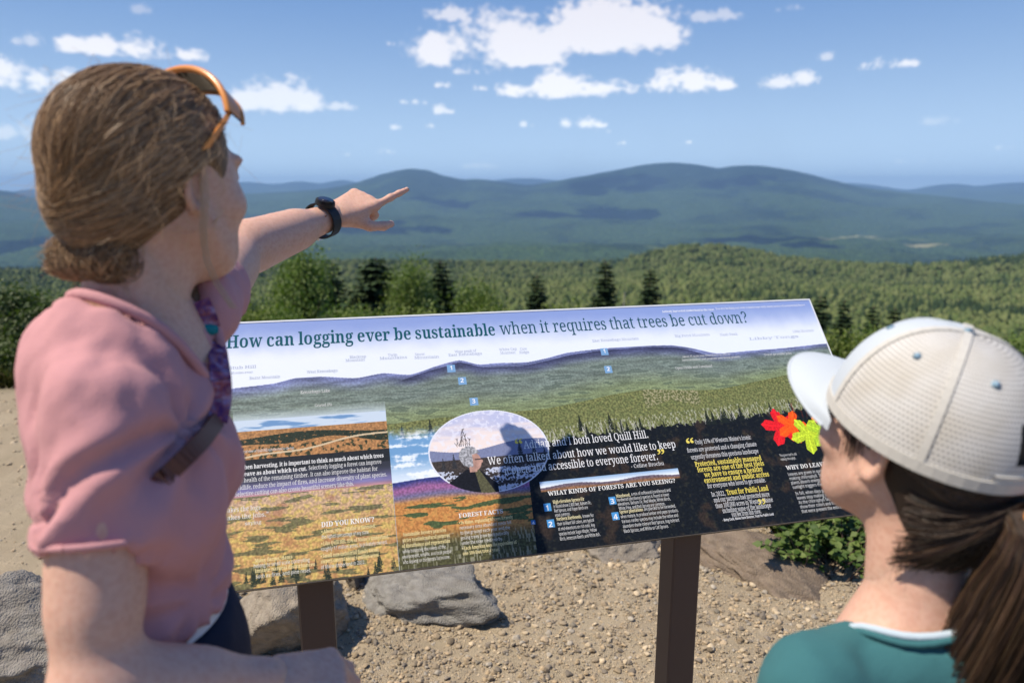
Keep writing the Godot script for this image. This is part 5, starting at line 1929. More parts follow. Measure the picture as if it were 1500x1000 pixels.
	for k in 33:
		var a := TAU * k / 32.0
		var dir := (l * cos(a) * 0.090 + f * sin(a) * 0.086)
		# the collar lies where the shirt ends: go down the rim of the opening until it meets the cloth
		var p := neck + Vector3(0, 0.05, 0) + f * 0.014
		for step in 60:
			var q := neck + f * 0.014 + dir * 0.985 + Vector3(0, 0.05 - step * 0.003, 0)
			var g := (q - sf.o) / sf.cell
			p = q
			if sf.f[(int(g.z) * sf.ny + int(g.y)) * sf.nx + int(g.x)] < 0.004:
				break
		ring.append(p + Vector3(0, 0.004, 0))
		rr.append(0.0066)
	ring = even_ring(ring)
	trim.tube(ring, rr, 7, Color.WHITE, false)
	var hem := []
	var hr := []
	var ad := (rel - rsh).normalized()
	var hx := ad.cross(Vector3.RIGHT).normalized()
	var hy := ad.cross(hx)
	for k in 25:
		var a := TAU * k / 24.0
		hem.append(rhem - ad * 0.003 + (hx * cos(a) + hy * sin(a)) * 0.0565)
		hr.append(0.0042)
	trim.tube(hem, hr, 5, Color.WHITE, false)
	part("collar", move(trim, o), M.pink, shirt_mesh)
	# pale vest showing below the shirt's hem
	var vest := Builder.new()
	for k in 40:
		var a0 := TAU * k / 40.0
		var a1 := TAU * (k + 1) / 40.0
		var e0 := l * cos(a0) * 0.124 + f * sin(a0) * 0.088
		var e1 := l * cos(a1) * 0.124 + f * sin(a1) * 0.088
		var m := Vector3(o.x, 0, o.z)
		vest.face(m + e0 + Vector3.UP * 1.103, m + e0 * 0.99 + Vector3.UP * 1.125, m + e1 * 0.99 + Vector3.UP * 1.125, m + e1 + Vector3.UP * 1.103)
	part("vest", move(vest, o), M.white_cloth, who)
	legs(who, o, spine, f, l, 1.10, 0.98, M.navy, M.shoe)
	# bag strap over the far shoulder and across the chest: woven upper part, leather lower part
	var pts := []
	for p in [[292, 440], [303, 465], [314, 500], [322, 545], [324, 585], [318, 615]]:
		pts.append(hit(trunk, p[0], p[1], 0.72))
	pts = finer(pts)
	var acr := []
	for k in pts.size():
		var d: Vector3 = (pts[mini(k + 1, pts.size() - 1)] - pts[maxi(k - 1, 0)]).normalized()
		acr.append(d.cross(Vector3(0.55, 0.1, 0.85)).normalized() * 0.012)
	var sb := Builder.new()
	ribbon(sb, pts, acr)
	part("woven_strap", move(sb, o), M.woven, who)
	pts = [pts[pts.size() - 1]]
	for p in [[300, 640], [277, 664], [250, 690], [232, 706]]:
		pts.append(hit(trunk, p[0], p[1], 0.76))
	# then in under the near arm
	pts.append(at(205, 728, 0.845))
	pts = finer(pts)
	acr = []
	for k in pts.size():
		var d: Vector3 = (pts[mini(k + 1, pts.size() - 1)] - pts[maxi(k - 1, 0)]).normalized()
		acr.append(d.cross(Vector3(0.55, 0.25, 0.80)).normalized() * 0.0095)
	var lb := Builder.new()
	ribbon(lb, pts, acr, Color.WHITE, 0.003)
	part("leather_strap", move(lb, o), M.leather, who)
	# hair
	var w := func(x: float, y: float, z: float) -> Vector3: return c + hb * Vector3(x, y, z)
	var hf := Field.new(c - Vector3(0.19, 0.19, 0.19), c + Vector3(0.17, 0.17, 0.17), 0.006)
	hf.egg(w.call(0, 0.028, -0.020), hb, Vector3(0.086, 0.101, 0.109), 0.01)
	hf.egg(w.call(0, -0.016, -0.060), hb, Vector3(0.068, 0.072, 0.068), 0.015)
	hf.bone(w.call(-0.022, -0.082, -0.088), w.call(0.050, -0.088, -0.080), 0.022, 0.022, 0.02)
	hf.egg(w.call(-0.074, -0.092, -0.018), hb, Vector3(0.045, 0.045, 0.050), 0.01, true)
	hf.egg(w.call(0, -0.034, 0.108), hb, Vector3(0.118, 0.108, 0.082), 0.012, true)
	hf.egg(w.call(-0.088, -0.012, 0.004), hb, Vector3(0.030, 0.040, 0.030), 0.008, true)
	hf.egg(w.call(0.088, -0.012, 0.004), hb, Vector3(0.030, 0.040, 0.030), 0.008, true)
	var mass := Builder.new()
	hf.net(mass)
	mass.smooth_normals()
	var hair := part("hair", move(mass, o), M.hair_base, who)
	var st := Builder.new()
	var dark := Color(0.145, 0.082, 0.040)
	var pale := Color(0.60, 0.39, 0.215)
	for k in 8500:
		var th := rng.randf_range(-1.75, 1.75)
		var start := Vector3(sin(th), cos(th) * 0.86 + 0.03, cos(th) * 0.42 + rng.randf_range(0.10, 0.52)).normalized()
		var end := Vector3(rng.randf_range(-0.30, 0.38), -0.60 + rng.randf_range(-0.16, 0.14), -0.78).normalized()
		var t0 := 0.0 if rng.randf() < 0.35 else rng.randf_range(0.0, 0.55)
		var lift := rng.randf_range(-0.002, 0.0045)
		var over_ear := false
		var ph := rng.randf() * TAU
		var pts2 := []
		for j in 13:
			var t := lerpf(t0, 1.0, j / 12.0)
			var d := start.slerp(end, t)
			# lie on the larger of the two masses below
			var q1 := 1.0 / Vector3(d.x / 0.089, d.y / 0.104, d.z / 0.112).length()
			var p := Vector3(0, 0.028, -0.020) + d * (q1 + lift)
			var rel2 := p - Vector3(0, -0.016, -0.060)
			var q2 := Vector3(rel2.x / 0.070, rel2.y / 0.074, rel2.z / 0.070).length()
			if q2 < 1.05:
				p = Vector3(0, -0.016, -0.060) + rel2 * ((1.05 + lift * 8.0) / q2)
			p += Vector3(sin(ph + t * 7.0), cos(ph * 1.7 + t * 5.0), sin(ph * 0.6 + t * 6.0)) * 0.0022
			if Vector3(absf(p.x) - 0.086, p.y + 0.010, p.z + 0.006).length() < 0.029:
				over_ear = true
			pts2.append(w.call(p.x, p.y, p.z) - o)
		if over_ear:
			continue
		strand(st, pts2, rng.randf_range(0.00035, 0.0008), hair_colour(rng, dark, pale))
	# the loose roll at the nape
	for k in 900:
		var x0 := rng.randf_range(-0.030, 0.050)
		var ph := rng.randf() * TAU
		var rad := rng.randf_range(0.020, 0.030)
		var pts3 := []
		for j in 10:
			var t := j / 9.0
			var a := ph + t * rng.randf_range(2.6, 3.4)
			pts3.append(w.call(x0 + t * rng.randf_range(-0.02, 0.04) + sin(a * 2.0) * 0.004, -0.085 + cos(a) * rad, -0.084 + sin(a) * rad * 1.05) - o)
		strand(st, pts3, rng.randf_range(0.0004, 0.0008), hair_colour(rng, dark, pale))
	# the turned-under end of the roll, loosely wound
	for k in 520:
		var ax := Vector3(rng.randfn(), rng.randfn(), rng.randfn()).normalized()
		var u := ax.cross(Vector3(0.3, 0.9, 0.2)).normalized()
		var v := ax.cross(u)
		var rad := rng.randf_range(0.020, 0.030)
		var a0 := rng.randf() * TAU
		var ctr := Vector3(rng.randf_range(-0.032, -0.012) if k % 3 else rng.randf_range(-0.02, 0.05), -0.085, -0.085)
		var curl := []
		for j in 8:
			var a := a0 + j * 0.33
			var q := ctr + (u * cos(a) + v * sin(a)) * rad * (1.0 + 0.10 * sin(a * 3.0 + k))
			curl.append(w.call(q.x, q.y, q.z) - o)
		strand(st, curl, rng.randf_range(0.0004, 0.0008), hair_colour(rng, dark, pale))
	# flyaways and wisps at the neck
	for k in 420:
		var th := rng.randf_range(-2.6, 2.6)
		var d := Vector3(sin(th), cos(th) * 0.9, rng.randf_range(-0.9, 0.4)).normalized()
		var p0 := Vector3(0, 0.02, -0.02) + d * 0.104
		var out := (d + Vector3(rng.randfn(), rng.randfn(), rng.randfn()) * 0.5).normalized()
		var bend := Vector3(rng.randfn(), rng.randfn() - 0.6, rng.randfn() - 0.6) * 0.012
		var pts4 := []
		for j in 6:
			var t := j / 5.0
			var q := p0 + d.cross(out).normalized() * (0.035 * t) + d * (0.010 * t) + bend * (t * t * 1.6)
			pts4.append(w.call(q.x, q.y, q.z) - o)
		strand(st, pts4, 0.00025, hair_colour(rng, pale, Color(0.55, 0.38, 0.22)))
	for k in 150:
		var x0 := rng.randf_range(-0.034, 0.055)
		var pts5 := []
		var sw := Vector3(rng.randfn(), 0, rng.randfn()) * 0.014
		for j in 7:
			var t := j / 6.0
			pts5.append(w.call(x0 + sw.x * t + sin(t * 6.0 + k) * 0.004, -0.10 - rng.randf_range(0.045, 0.055) * t + sin(t * 7.0 + k * 0.7) * 0.006, -0.080 + sw.z * t + cos(t * 5.0 + k) * 0.007) - o)
		strand(st, pts5, 0.00035, hair_colour(rng, dark, pale))
	# the long loose lock beside the cheek
	for k in 16:
		var j0 := rng.randfn() * 4.0
		var lock := []
		for p in [[296, 235, 0.842], [300, 290, 0.835], [297, 340, 0.832], [303, 380, 0.832], [318, 415, 0.835], [343, 452, 0.838]]:
			lock.append(at(p[0] + j0 * (1.6 if p[1] < 300 else 1.0) + rng.randfn() * 1.2, p[1], p[2] + rng.randfn() * 0.003) - o)
		strand(st, lock, 0.0004, hair_colour(rng, pale, Color(0.55, 0.38, 0.22)))
	part("hair_strands", st.mesh(), M.hair, hair).set_meta("kind", "stuff")
	# braid over the far shoulder with a teal tie
	var br := Builder.new()
	for s in 3:
		var pb := []
		var rb := []
		for j in 26:
			var t := j / 25.0
			var ctr := at(lerpf(262, 292, minf(t / 0.5, 1.0)) + maxf(t - 0.5, 0.0) * 64.0, lerpf(418, 548, t), 0.935 + 0.01 * t)
			var a := t * 15.0 + TAU * s / 3.0
			pb.append(ctr + Vector3(cos(a) * 0.011, 0, sin(a) * 0.009) * (1.0 - 0.35 * t) - o)
			rb.append((0.0125 if absf(t - 0.5) > 0.05 else 0.009) * (1.0 - 0.55 * t))
		br.tube(pb, rb, 7)
	part("braid", br.mesh(), M.hair_base, hair)
	var tie := Builder.new()
	var tr := []
	var trr := []
	for k in 13:
		var a := TAU * k / 12.0
		tr.append(at(293, 482, 0.938) + Vector3(cos(a) * 0.017, sin(a) * 0.003, sin(a) * 0.016) - o)
		trr.append(0.0085)
	tie.tube(tr, trr, 8, Color.WHITE, false)
	part("hair_tie", tie.mesh(), M.teal_tie, hair)
	shades_on_head(c, hb)
	wristwatch(lel, lwr, ty)

# sunglasses pushed up on the hair: orange frame, dark lens, two temples
func shades_on_head(c: Vector3, hb: Basis) -> void:
	var top: Vector3 = c + hb * Vector3(0, 0.13, 0.05)
	var who := thing("sunglasses", "orange wrap sunglasses pushed up on brown hair", "sunglasses", top)
	var w := func(x: float, y: float, z: float) -> Vector3: return c + hb * Vector3(x, y, z) - top
	var fr := Builder.new()
	var ln := Builder.new()
	var rows := []
	for k in 25:
		var a := lerpf(-1.32, 1.32, k / 24.0)
		var x := sin(a) * 0.090
		var arch := cos(a)
		# lower edge of the shield sits on the hair, upper edge stands off it
		var p0 := Vector3(x, 0.060 + arch * 0.060, 0.048 + arch * 0.028)
		var p1 := Vector3(x * 1.04, 0.068 + arch * 0.076, 0.026 + arch * 0.016)
		rows.append([p0, p1])
	for edge in 2:
		var pts := []
		var rad := []
		for k in 25:
			var q: Vector3 = rows[k][edge]
			pts.append(w.call(q.x, q.y, q.z))
			rad.append(0.0042 if edge == 1 else 0.0028)
		fr.tube(pts, rad, 8)
	for k in 24:
		var a0: Vector3 = rows[k][0]
		var a1: Vector3 = rows[k][1]
		var b0: Vector3 = rows[k + 1][0]
		var b1: Vector3 = rows[k + 1][1]
		ln.face(w.call(a0.x, a0.y, a0.z), w.call(a1.x, a1.y, a1.z), w.call(b1.x, b1.y, b1.z), w.call(b0.x, b0.y, b0.z))
		# orange brow band along the upper edge
		var m0 := a0.lerp(a1, 0.22)
		var m1 := b0.lerp(b1, 0.22)
		var out0 := Vector3(a1.x, a1.y - 0.02, a1.z).normalized() * 0.0022
		fr.face(w.call(m0.x + out0.x, m0.y + out0.y, m0.z + out0.z), w.call(a1.x + out0.x, a1.y + out0.y, a1.z + out0.z), w.call(b1.x + out0.x, b1.y + out0.y, b1.z + out0.z), w.call(m1.x + out0.x, m1.y + out0.y, m1.z + out0.z))
	part("frame", fr.mesh(), M.orange, who)
	part("lens", ln.mesh(), M.dark_lens, who)
	for s in [-1.0, 1.0]:
		var tb := Builder.new()
		var pts := []
		var acr := []
		for p in [[0.087, 0.085, 0.034], [0.093, 0.072, 0.020], [0.095, 0.056, 0.004], [0.094, 0.040, -0.010]]:
			pts.append(w.call(p[0] * s, p[1], p[2]))
			acr.append(hb * Vector3(0, 0.25, 1.0).normalized() * 0.0055)
		ribbon(tb, pts, acr, Color.WHITE, 0.0018)
		part("temple", tb.mesh(), M.orange, who)

func wristwatch(el: Vector3, wr: Vector3, back: Vector3) -> void:
	var d: Vector3 = (wr - el).normalized()
	var ctr := wr - d * 0.030
	var up := (back - d * back.dot(d)).normalized()
	var side := d.cross(up)
	var who := thing("wristwatch", "black digital watch on the wrist of the pointing arm", "watch", ctr)
	var band := Builder.new()
	var n := 28
	for k in n:
		var a0 := TAU * k / n
		var a1 := TAU * (k + 1) / n
		var e0 := up * cos(a0) * 0.0325 + side * sin(a0) * 0.0345
		var e1 := up * cos(a1) * 0.0325 + side * sin(a1) * 0.0345
		var h := d * 0.0115
		band.face(e0 - h, e0 + h, e1 + h, e1 - h)
		band.face(e0 * 1.08 - h, e1 * 1.08 - h, e1 * 1.08 + h, e0 * 1.08 + h)
		band.face(e0 + h, e0 * 1.08 + h, e1 * 1.08 + h, e1 + h)
		band.face(e0 - h, e1 - h, e1 * 1.08 - h, e0 * 1.08 - h)
	part("strap", band.mesh(), M.rubber, who)
	var body := Builder.new()
	for q in [[0.0195, 0.0335, 0.0405], [0.0165, 0.0405, 0.0425]]:
		var pts := [up * q[1], up * q[2]]
		body.tube(pts, [q[0], q[0] * 0.97], 20)
	part("case", body.mesh(), M.rubber, who)
	var glass := Builder.new()
	glass.tube([up * 0.0426, up * 0.0431], [0.0145, 0.0145], 20)
	part("face", glass.mesh(), M.dark_lens, who)
	var buckle := Builder.new()
	buckle.box(-up * 0.0365, d * 0.013, side * 0.008, up * 0.0025)
	part("buckle", buckle.mesh(), M.steel, who)

# ---- the person in the cap -------------------------------------------------------------------------------------
func build_woman_in_cap() -> void:
	var rng := RandomNumberGenerator.new()
	rng.seed = 601
	var c := at(1338, 642, 0.86)
	var az := deg_to_rad(-23.0)
	var fwd := Vector3(sin(az) * cos(0.15), sin(0.15), -cos(az) * cos(0.15))
	var hb := face_basis(fwd)
	var neck := at(1342, 892, 0.87)
	var f := Vector3(-0.42, 0, -0.91).normalized()
	var l := Vector3.UP.cross(f)
	var lsh := neck + l * 0.160 + Vector3(0, -0.062, 0) + f * 0.005
	var rsh := neck - l * 0.160 + Vector3(0, -0.062, 0) + f * 0.005
	var spine := neck - f * 0.012
	var o := Vector3(spine.x, ground_y(spine.x, spine.z), spine.z)
	var who := thing("person", "person in a teal top and pale cap looking up at the view", "person", o)
	var skin := Builder.new()
	head(skin, c, hb, 1.05, neck - Vector3(0, 0.07, 0), 0.055)
	var up_chest := Field.new(neck - Vector3(0.24, 0.16, 0.24), neck + Vector3(0.24, 0.10, 0.24), 0.008)
	up_chest.bone(neck + Vector3(0, 0.05, 0), neck - Vector3(0, 0.06, 0), 0.054, 0.070, 0.04)
	up_chest.bone(neck - Vector3(0, 0.034, 0), lsh - Vector3(0, 0.006, 0), 0.042, 0.036, 0.05)
	up_chest.bone(neck - Vector3(0, 0.034, 0), rsh - Vector3(0, 0.006, 0), 0.042, 0.036, 0.05)
	up_chest.egg(neck - Vector3(0, 0.12, 0), Basis(l, Vector3.UP, f), Vector3(0.13, 0.10, 0.085), 0.05)
	up_chest.net(skin)
	for s in [[lsh, 1.0], [rsh, -1.0]]:
		var sh: Vector3 = s[0]
		var el: Vector3 = sh + l * (0.03 * s[1]) + Vector3(0, -0.25, 0) - f * 0.02
		var wr: Vector3 = el + Vector3(0, -0.21, 0) + f * 0.07
		arm(skin, sh, el, wr, 0.95)
		var d: Vector3 = (wr - el).normalized()
		var hx: Vector3 = (f - d * f.dot(d)).normalized()
		var hy: Vector3 = l * s[1]
		hy = (hy - d * hy.dot(d) - hx * hy.dot(hx)).normalized()
		hand(skin, wr + d * 0.015, Basis(hx, hy, d), [[0.25, 0.4, 0.25], [0.3, 0.45, 0.3], [0.35, 0.5, 0.3], [0.4, 0.5, 0.3]], [Vector3(0.6, -0.5, 0.7), Vector3(0.2, -0.4, 1.0), Vector3(0.0, -0.3, 1.0)], 0.92)
	skin.smooth_normals()
	part("body", move(skin, o), M.skin, who)
	# teal top with a wide neckline
	var sf := Field.new(Vector3(o.x - 0.30, neck.y - 0.48, o.z - 0.30), Vector3(o.x + 0.30, neck.y + 0.08, o.z + 0.30), 0.008)
	for s in [[lsh, 1.0], [rsh, -1.0]]:
		var sh: Vector3 = s[0]
		var el: Vector3 = sh + l * (0.03 * s[1]) + Vector3(0, -0.25, 0) - f * 0.02
		sf.bone(sh + Vector3(0, 0.002, 0), sh.lerp(el, 0.6), 0.052, 0.053, 0.03)
		sf.cut(sh.lerp(el, 0.6), (el - sh).normalized(), 0.085)
	torso(sf, spine, f, l, neck.y + 0.005, 0.96, lsh, rsh, 0.045, 0.056)
	sf.cut(Vector3(o.x, neck.y - 0.42, o.z), Vector3.DOWN)
	sf.egg(neck + Vector3(0, 0.045, 0) + f * 0.012, Basis(l, Vector3.UP, f), Vector3(0.104, 0.080, 0.098), 0.008, true)
	var shirt := Builder.new()
	sf.net(shirt)
	crease(shirt, 73, 0.006, [[lsh + Vector3(0, -0.07, 0), Vector3(0.5, -0.8, -0.2).normalized(), 0.22, 6.0, 0.5]])
	part("shirt", move(shirt, o), M.teal, who)
	# stitched edge of the neckline and the pale undershirt that shows inside it
	for band in [[0.985, 0.0042, 0.0, "neckband", M.teal], [0.935, 0.0046, 0.004, "undershirt", M.pale_blue_cloth]]:
		var ring := Builder.new()
		var rp := []
		var rr2 := []
		for k in 41:
			var a := TAU * k / 40.0
			var dir := (l * cos(a) * 0.104 + f * sin(a) * 0.098) * float(band[0])
			var p := neck
			for step in 60:
				var q := neck + f * 0.012 + dir + Vector3(0, 0.05 - step * 0.003, 0)
				var g := (q - sf.o) / sf.cell
				p = q
				if sf.f[(int(g.z) * sf.ny + int(g.y)) * sf.nx + int(g.x)] < 0.005:
					break
			rp.append(p + Vector3(0, band[2], 0))
			rr2.append(band[1])
		ring.tube(even_ring(rp), rr2, 7, Color.WHITE, false)
		part(band[3], move(ring, o), band[4], who)
	legs(who, o, spine, f, l, neck.y - 0.38, 0.95, M.navy, M.shoe)
	# dark hair under the cap and a ponytail
	var w := func(x: float, y: float, z: float) -> Vector3: return c + hb * (Vector3(x, y, z) * 1.05)
	var hf := Field.new(c - Vector3(0.2, 0.26, 0.2), c + Vector3(0.2, 0.14, 0.2), 0.0065)
	hf.egg(w.call(0, 0.024, -0.020), hb, Vector3(0.084, 0.098, 0.104), 0.01)
	hf.egg(w.call(0, -0.045, -0.062), hb, Vector3(0.064, 0.066, 0.046), 0.03)
	hf.egg(w.call(0, -0.055, 0.095), hb, Vector3(0.125, 0.120, 0.078), 0.012, true)
	hf.egg(w.call(0.090, -0.015, 0.0), hb, Vector3(0.034, 0.046, 0.034), 0.008, true)
	hf.egg(w.call(-0.090, -0.015, 0.0), hb, Vector3(0.034, 0.046, 0.034), 0.008, true)
	var mass := Builder.new()
	hf.net(mass)
	mass.smooth_normals()
	var hair := part("hair", move(mass, o), M.dark_hair_base, who)
	var st := Builder.new()
	var dk := Color(0.020, 0.012, 0.008)
	var pl := Color(0.085, 0.050, 0.030)
	var tail := [w.call(0.0, -0.012, -0.118), w.call(-0.004, -0.03, -0.150), w.call(0.0, -0.10, -0.152), w.call(0.004, -0.20, -0.142), w.call(0.006, -0.31, -0.130), w.call(0.01, -0.40, -0.120)]
	for k in 1900:
		var a := rng.randf() * TAU
		var rr := sqrt(rng.randf())
		var pts2 := []
		for j in 11:
			var t := j / 10.0 * 5.0
			var i0 := mini(int(t), 4)
			var p: Vector3 = (tail[i0] as Vector3).cubic_interpolate(tail[i0 + 1], tail[maxi(i0 - 1, 0)], tail[mini(i0 + 2, 5)], t - i0)
			var fat: float = [0.012, 0.032, 0.046, 0.048, 0.038, 0.010][i0] * (1.0 - (t - i0)) + [0.012, 0.032, 0.046, 0.048, 0.038, 0.010][i0 + 1] * (t - i0)
			p += hb * Vector3(cos(a) * rr * fat, 0, sin(a) * rr * fat) + Vector3(sin(k + t * 2.0), cos(k * 1.3 + t), sin(k * 0.7 + t)) * 0.0025
			pts2.append(p - o)
		strand(st, pts2, rng.randf_range(0.0005, 0.0011), hair_colour(rng, dk, pl))
	for k in 900:
		var th := rng.randf_range(-2.6, 2.6)
		var start := Vector3(sin(th) * 0.9, -0.15, cos(th) * 0.1 - 0.35).normalized()
		var end := Vector3(rng.randf_range(-0.2, 0.2), -0.35 + rng.randf_range(-0.3, 0.3), -0.95).normalized()
		var pts3 := []
		for j in 8:
			var d := start.slerp(end, j / 7.0)
			var q1 := 1.0 / Vector3(d.x / 0.084, d.y / 0.098, d.z / 0.104).length()
			var p := Vector3(0, 0.024, -0.020) + d * (q1 + rng.randf_range(-0.001, 0.003))
			pts3.append(w.call(p.x, p.y, p.z) - o)
		strand(st, pts3, rng.randf_range(0.0007, 0.0015), hair_colour(rng, dk, pl))
	# nape hair drawn back to the tail, and short wisps left on the neck
	for k in 1700:
		var sx := rng.randf_range(-0.070, 0.070)
		var p0 := Vector3(sx, rng.randf_range(-0.115, -0.02), -0.040 - 0.055 * cos(sx * 18.0) + rng.randf_range(-0.004, 0.004))
		var p2 := Vector3(rng.randf_range(-0.012, 0.012), -0.015 + rng.randf_range(-0.012, 0.012), -0.132)
		var p1 := p0.lerp(p2, 0.5) + Vector3(sx * 0.35, -0.012, -0.010)
		var back := []
		for j in 7:
			var t := j / 6.0
			var q := p0.lerp(p1, t).lerp(p1.lerp(p2, t), t)
			back.append(w.call(q.x, q.y, q.z) - o)
		strand(st, back, rng.randf_range(0.0004, 0.0009), hair_colour(rng, dk, pl))
	for k in 160:
		var sx := rng.randf_range(-0.06, 0.068)
		var wisp := []
		var sway := Vector3(rng.randfn(), 0, rng.randfn()) * 0.008
		for j in 6:
			var t := j / 5.0
			wisp.append(w.call(sx * (1.0 - 0.2 * t) + sway.x * t, -0.085 - rng.randf_range(0.045, 0.055) * t, -0.055 - 0.03 * cos(sx * 20.0) + sway.z * t + 0.012 * t) - o)
		strand(st, wisp, 0.0004, hair_colour(rng, dk, pl))
	# fine hairs before the ear and at the nape
	for k in 70:
		var pts4 := []
		var x := rng.randf_range(0.066, 0.076)
		var z := rng.randf_range(0.004, 0.034)
		for j in 6:
			var t := j / 5.0
			pts4.append(w.call(x + 0.004, 0.03 - t * rng.randf_range(0.03, 0.055), z - t * 0.006) - o)
		strand(st, pts4, 0.0005, hair_colour(rng, dk, pl))
	part("hair_strands", st.mesh(), M.hair, hair).set_meta("kind", "stuff")
	# orange hair tie
	var tie := Builder.new()
	var tr := []
	var trr := []
	for k in 13:
		var a := TAU * k / 12.0
		tr.append(w.call(cos(a) * 0.017 - 0.006, sin(a) * 0.017 - 0.018, -0.143) - o)
		trr.append(0.006)
	tie.tube(tr, trr, 8, Color.WHITE, false)
	part("hair_tie", tie.mesh(), M.orange, hair)
	cap_on_head(c, hb)
	eyewear(c, hb)

# trucker cap: two smooth front panels, mesh behind, seams, button, eyelets, curved brim
func cap_on_head(c: Vector3, hb: Basis) -> void:
	var tilt := Basis(hb.x, -0.13) * hb
	var mid: Vector3 = c + hb * Vector3(0, 0.030, -0.014)
	var who := thing("baseball_cap", "pale blue and white mesh-backed cap on the person in teal", "cap", mid)
	var stain := noise(77, 22.0, 4)
	var rx := 0.1015
	var ry := 0.128
	var rz := 0.1195
	var pt := func(a: float, e: float, k: float) -> Vector3:
		# a: angle from the front round to the person's left, e: 0 at the rim, 1 at the top
		var el := e * PI * 0.5
		var boxy := pow(cos(el), 0.82)
		return tilt * (Vector3(sin(a) * rx * boxy, sin(el) * ry - 0.012, cos(a) * rz * boxy) * k)
	for piece in [["front_panel", -1.02, 1.02, M.cap_front], ["mesh_panel", 1.02, 3.16, M.cap_mesh], ["mesh_panel", -3.16, -1.02, M.cap_mesh]]:
		var b := Builder.new()
		var n := 26
		var m := 18
		for i in m + 1:
			for j in n + 1:
				var a := lerpf(piece[1], piece[2], float(j) / n)
				var e := float(i) / m
				# the back is open above the strap
				var k := 1.0
				var sp3: Vector3 = pt.call(a, e, k)
				var grime := clampf(stain.get_noise_3dv(sp3) * 0.9 + 0.35, 0.0, 1.0)
				b.vert(sp3, Vector3.UP, Color.WHITE.lerp(Color(0.84, 0.80, 0.73), grime), Vector2(a * 0.10, e * 0.15))
		for i in m:
			for j in n:
				var q := i * (n + 1) + j
				var a := lerpf(piece[1], piece[2], (j + 0.5) / n)
				if absf(a) > 2.92 and i > 2 and i < 7 and piece[0] == "mesh_panel":
					continue
				b.quad(q, q + 1, q + n + 2, q + n + 1)
		b.smooth_normals()
		part(piece[0], b.mesh(), piece[3], who)
	# seams between the panels, and the sweat band's edge
	for a in [-2.09, -1.02, 0.0, 1.02, 2.09]:
		var s := Builder.new()
		var pts := []
		var acr := []
		for i in 15:
			var e := i / 14.0 * 0.985
			pts.append(pt.call(a, e, 1.006))
			acr.append((pt.call(a + 0.05, e * 0.9, 1.0) - pt.call(a - 0.05, e * 0.9, 1.0)).normalized() * (0.0042 if absf(a) > 0.5 else 0.0018))
		ribbon(s, pts, acr, Color.WHITE, 0.0011)
		part("seam", s.mesh(), M.cap_tape if absf(a) > 0.5 else M.cap_front, who)
	var rim := Builder.new()
	var rp := []
	var ra := []
	for k in 49:
		rp.append(pt.call(TAU * k / 48.0, 0.035, 1.005))
		ra.append(tilt.y * 0.007)
	ribbon(rim, rp, ra, Color.WHITE, 0.0014)
	part("rim", rim.mesh(), M.cap_tape, who)
	var dot := Builder.new()
	for k in 6:
		dot.tube([tilt * Vector3(0, ry - 0.0125 + k * 0.0008, 0), tilt * Vector3(0, ry - 0.0115 + k * 0.0008, 0)], [0.0085 - k * 0.0011, 0.0085 - (k + 1) * 0.0011], 14)
	part("button", dot.mesh(), M.cap_blue, who)
	for a in [1.55, -1.55, 2.62, -2.62, 0.52, -0.52]:
		var ey := Builder.new()
		var p: Vector3 = pt.call(a, 0.60, 1.004)
		var nn := p.normalized()
		ey.tube([p - nn * 0.001, p + nn * 0.0014], [0.0048, 0.0040], 12)
		part("eyelet", ey.mesh(), M.cap_blue, who)
	# brim: a curved tongue, thicker than paper, with rows of stitching
	var br := Builder.new()
	var rows := 11
	var cols := 27
	for side in [1.0, -1.0]:
		for i in rows + 1:
			for j in cols + 1:
				var a := lerpf(-1.08, 1.08, float(j) / cols)
				var t := float(i) / rows
				var root: Vector3 = Vector3(sin(a) * rx, -0.004, cos(a) * rz)
				var reach := 0.080 * pow(cos(a / 1.08 * PI * 0.5), 0.55)
				var p := root + Vector3(sin(a) * 0.10, 0, 1.0).normalized() * reach * t
				p.y += -0.020 * pow(absf(a) / 1.08, 2.0) - 0.012 * t + 0.004 * sin(t * PI)
				br.vert(tilt * (p + Vector3(0, 0.0013 * side, 0)), Vector3.UP, Color.WHITE, Vector2(a * 0.1, t * 0.07))
	for s in 2:
		for i in rows:
			for j in cols:
				var q := s * (rows + 1) * (cols + 1) + i * (cols + 1) + j
				if s == 0:
					br.quad(q, q + cols + 1, q + cols + 2, q + 1)
				else:
					br.quad(q, q + 1, q + cols + 2, q + cols + 1)
	br.smooth_normals()
	var brim := part("brim", br.mesh(), M.cap_front, who)
	var edge := Builder.new()
	var ep := []
	var er := []
	for j in 40:
		var a := lerpf(-1.07, 1.07, j / 39.0)
		var reach := 0.080 * pow(cos(a / 1.08 * PI * 0.5), 0.55)
		var p := Vector3(sin(a) * rx, -0.004, cos(a) * rz) + Vector3(sin(a) * 0.10, 0, 1.0).normalized() * reach
		p.y += -0.020 * pow(absf(a) / 1.08, 2.0) - 0.012
		ep.append(tilt * p)
		er.append(0.0022)
	edge.tube(ep, er, 6)
	part("brim_edge", edge.mesh(), M.cap_front, brim)
	var strap := Builder.new()
	var sp := []
	var sa := []
	for k in 13:
		sp.append(pt.call(lerpf(2.72, 3.56, k / 12.0), 0.07, 1.0))
		sa.append(tilt.y * 0.0075)
	ribbon(strap, sp, sa, Color.WHITE, 0.0014)
	part("strap", strap.mesh(), M.cap_tape, who)

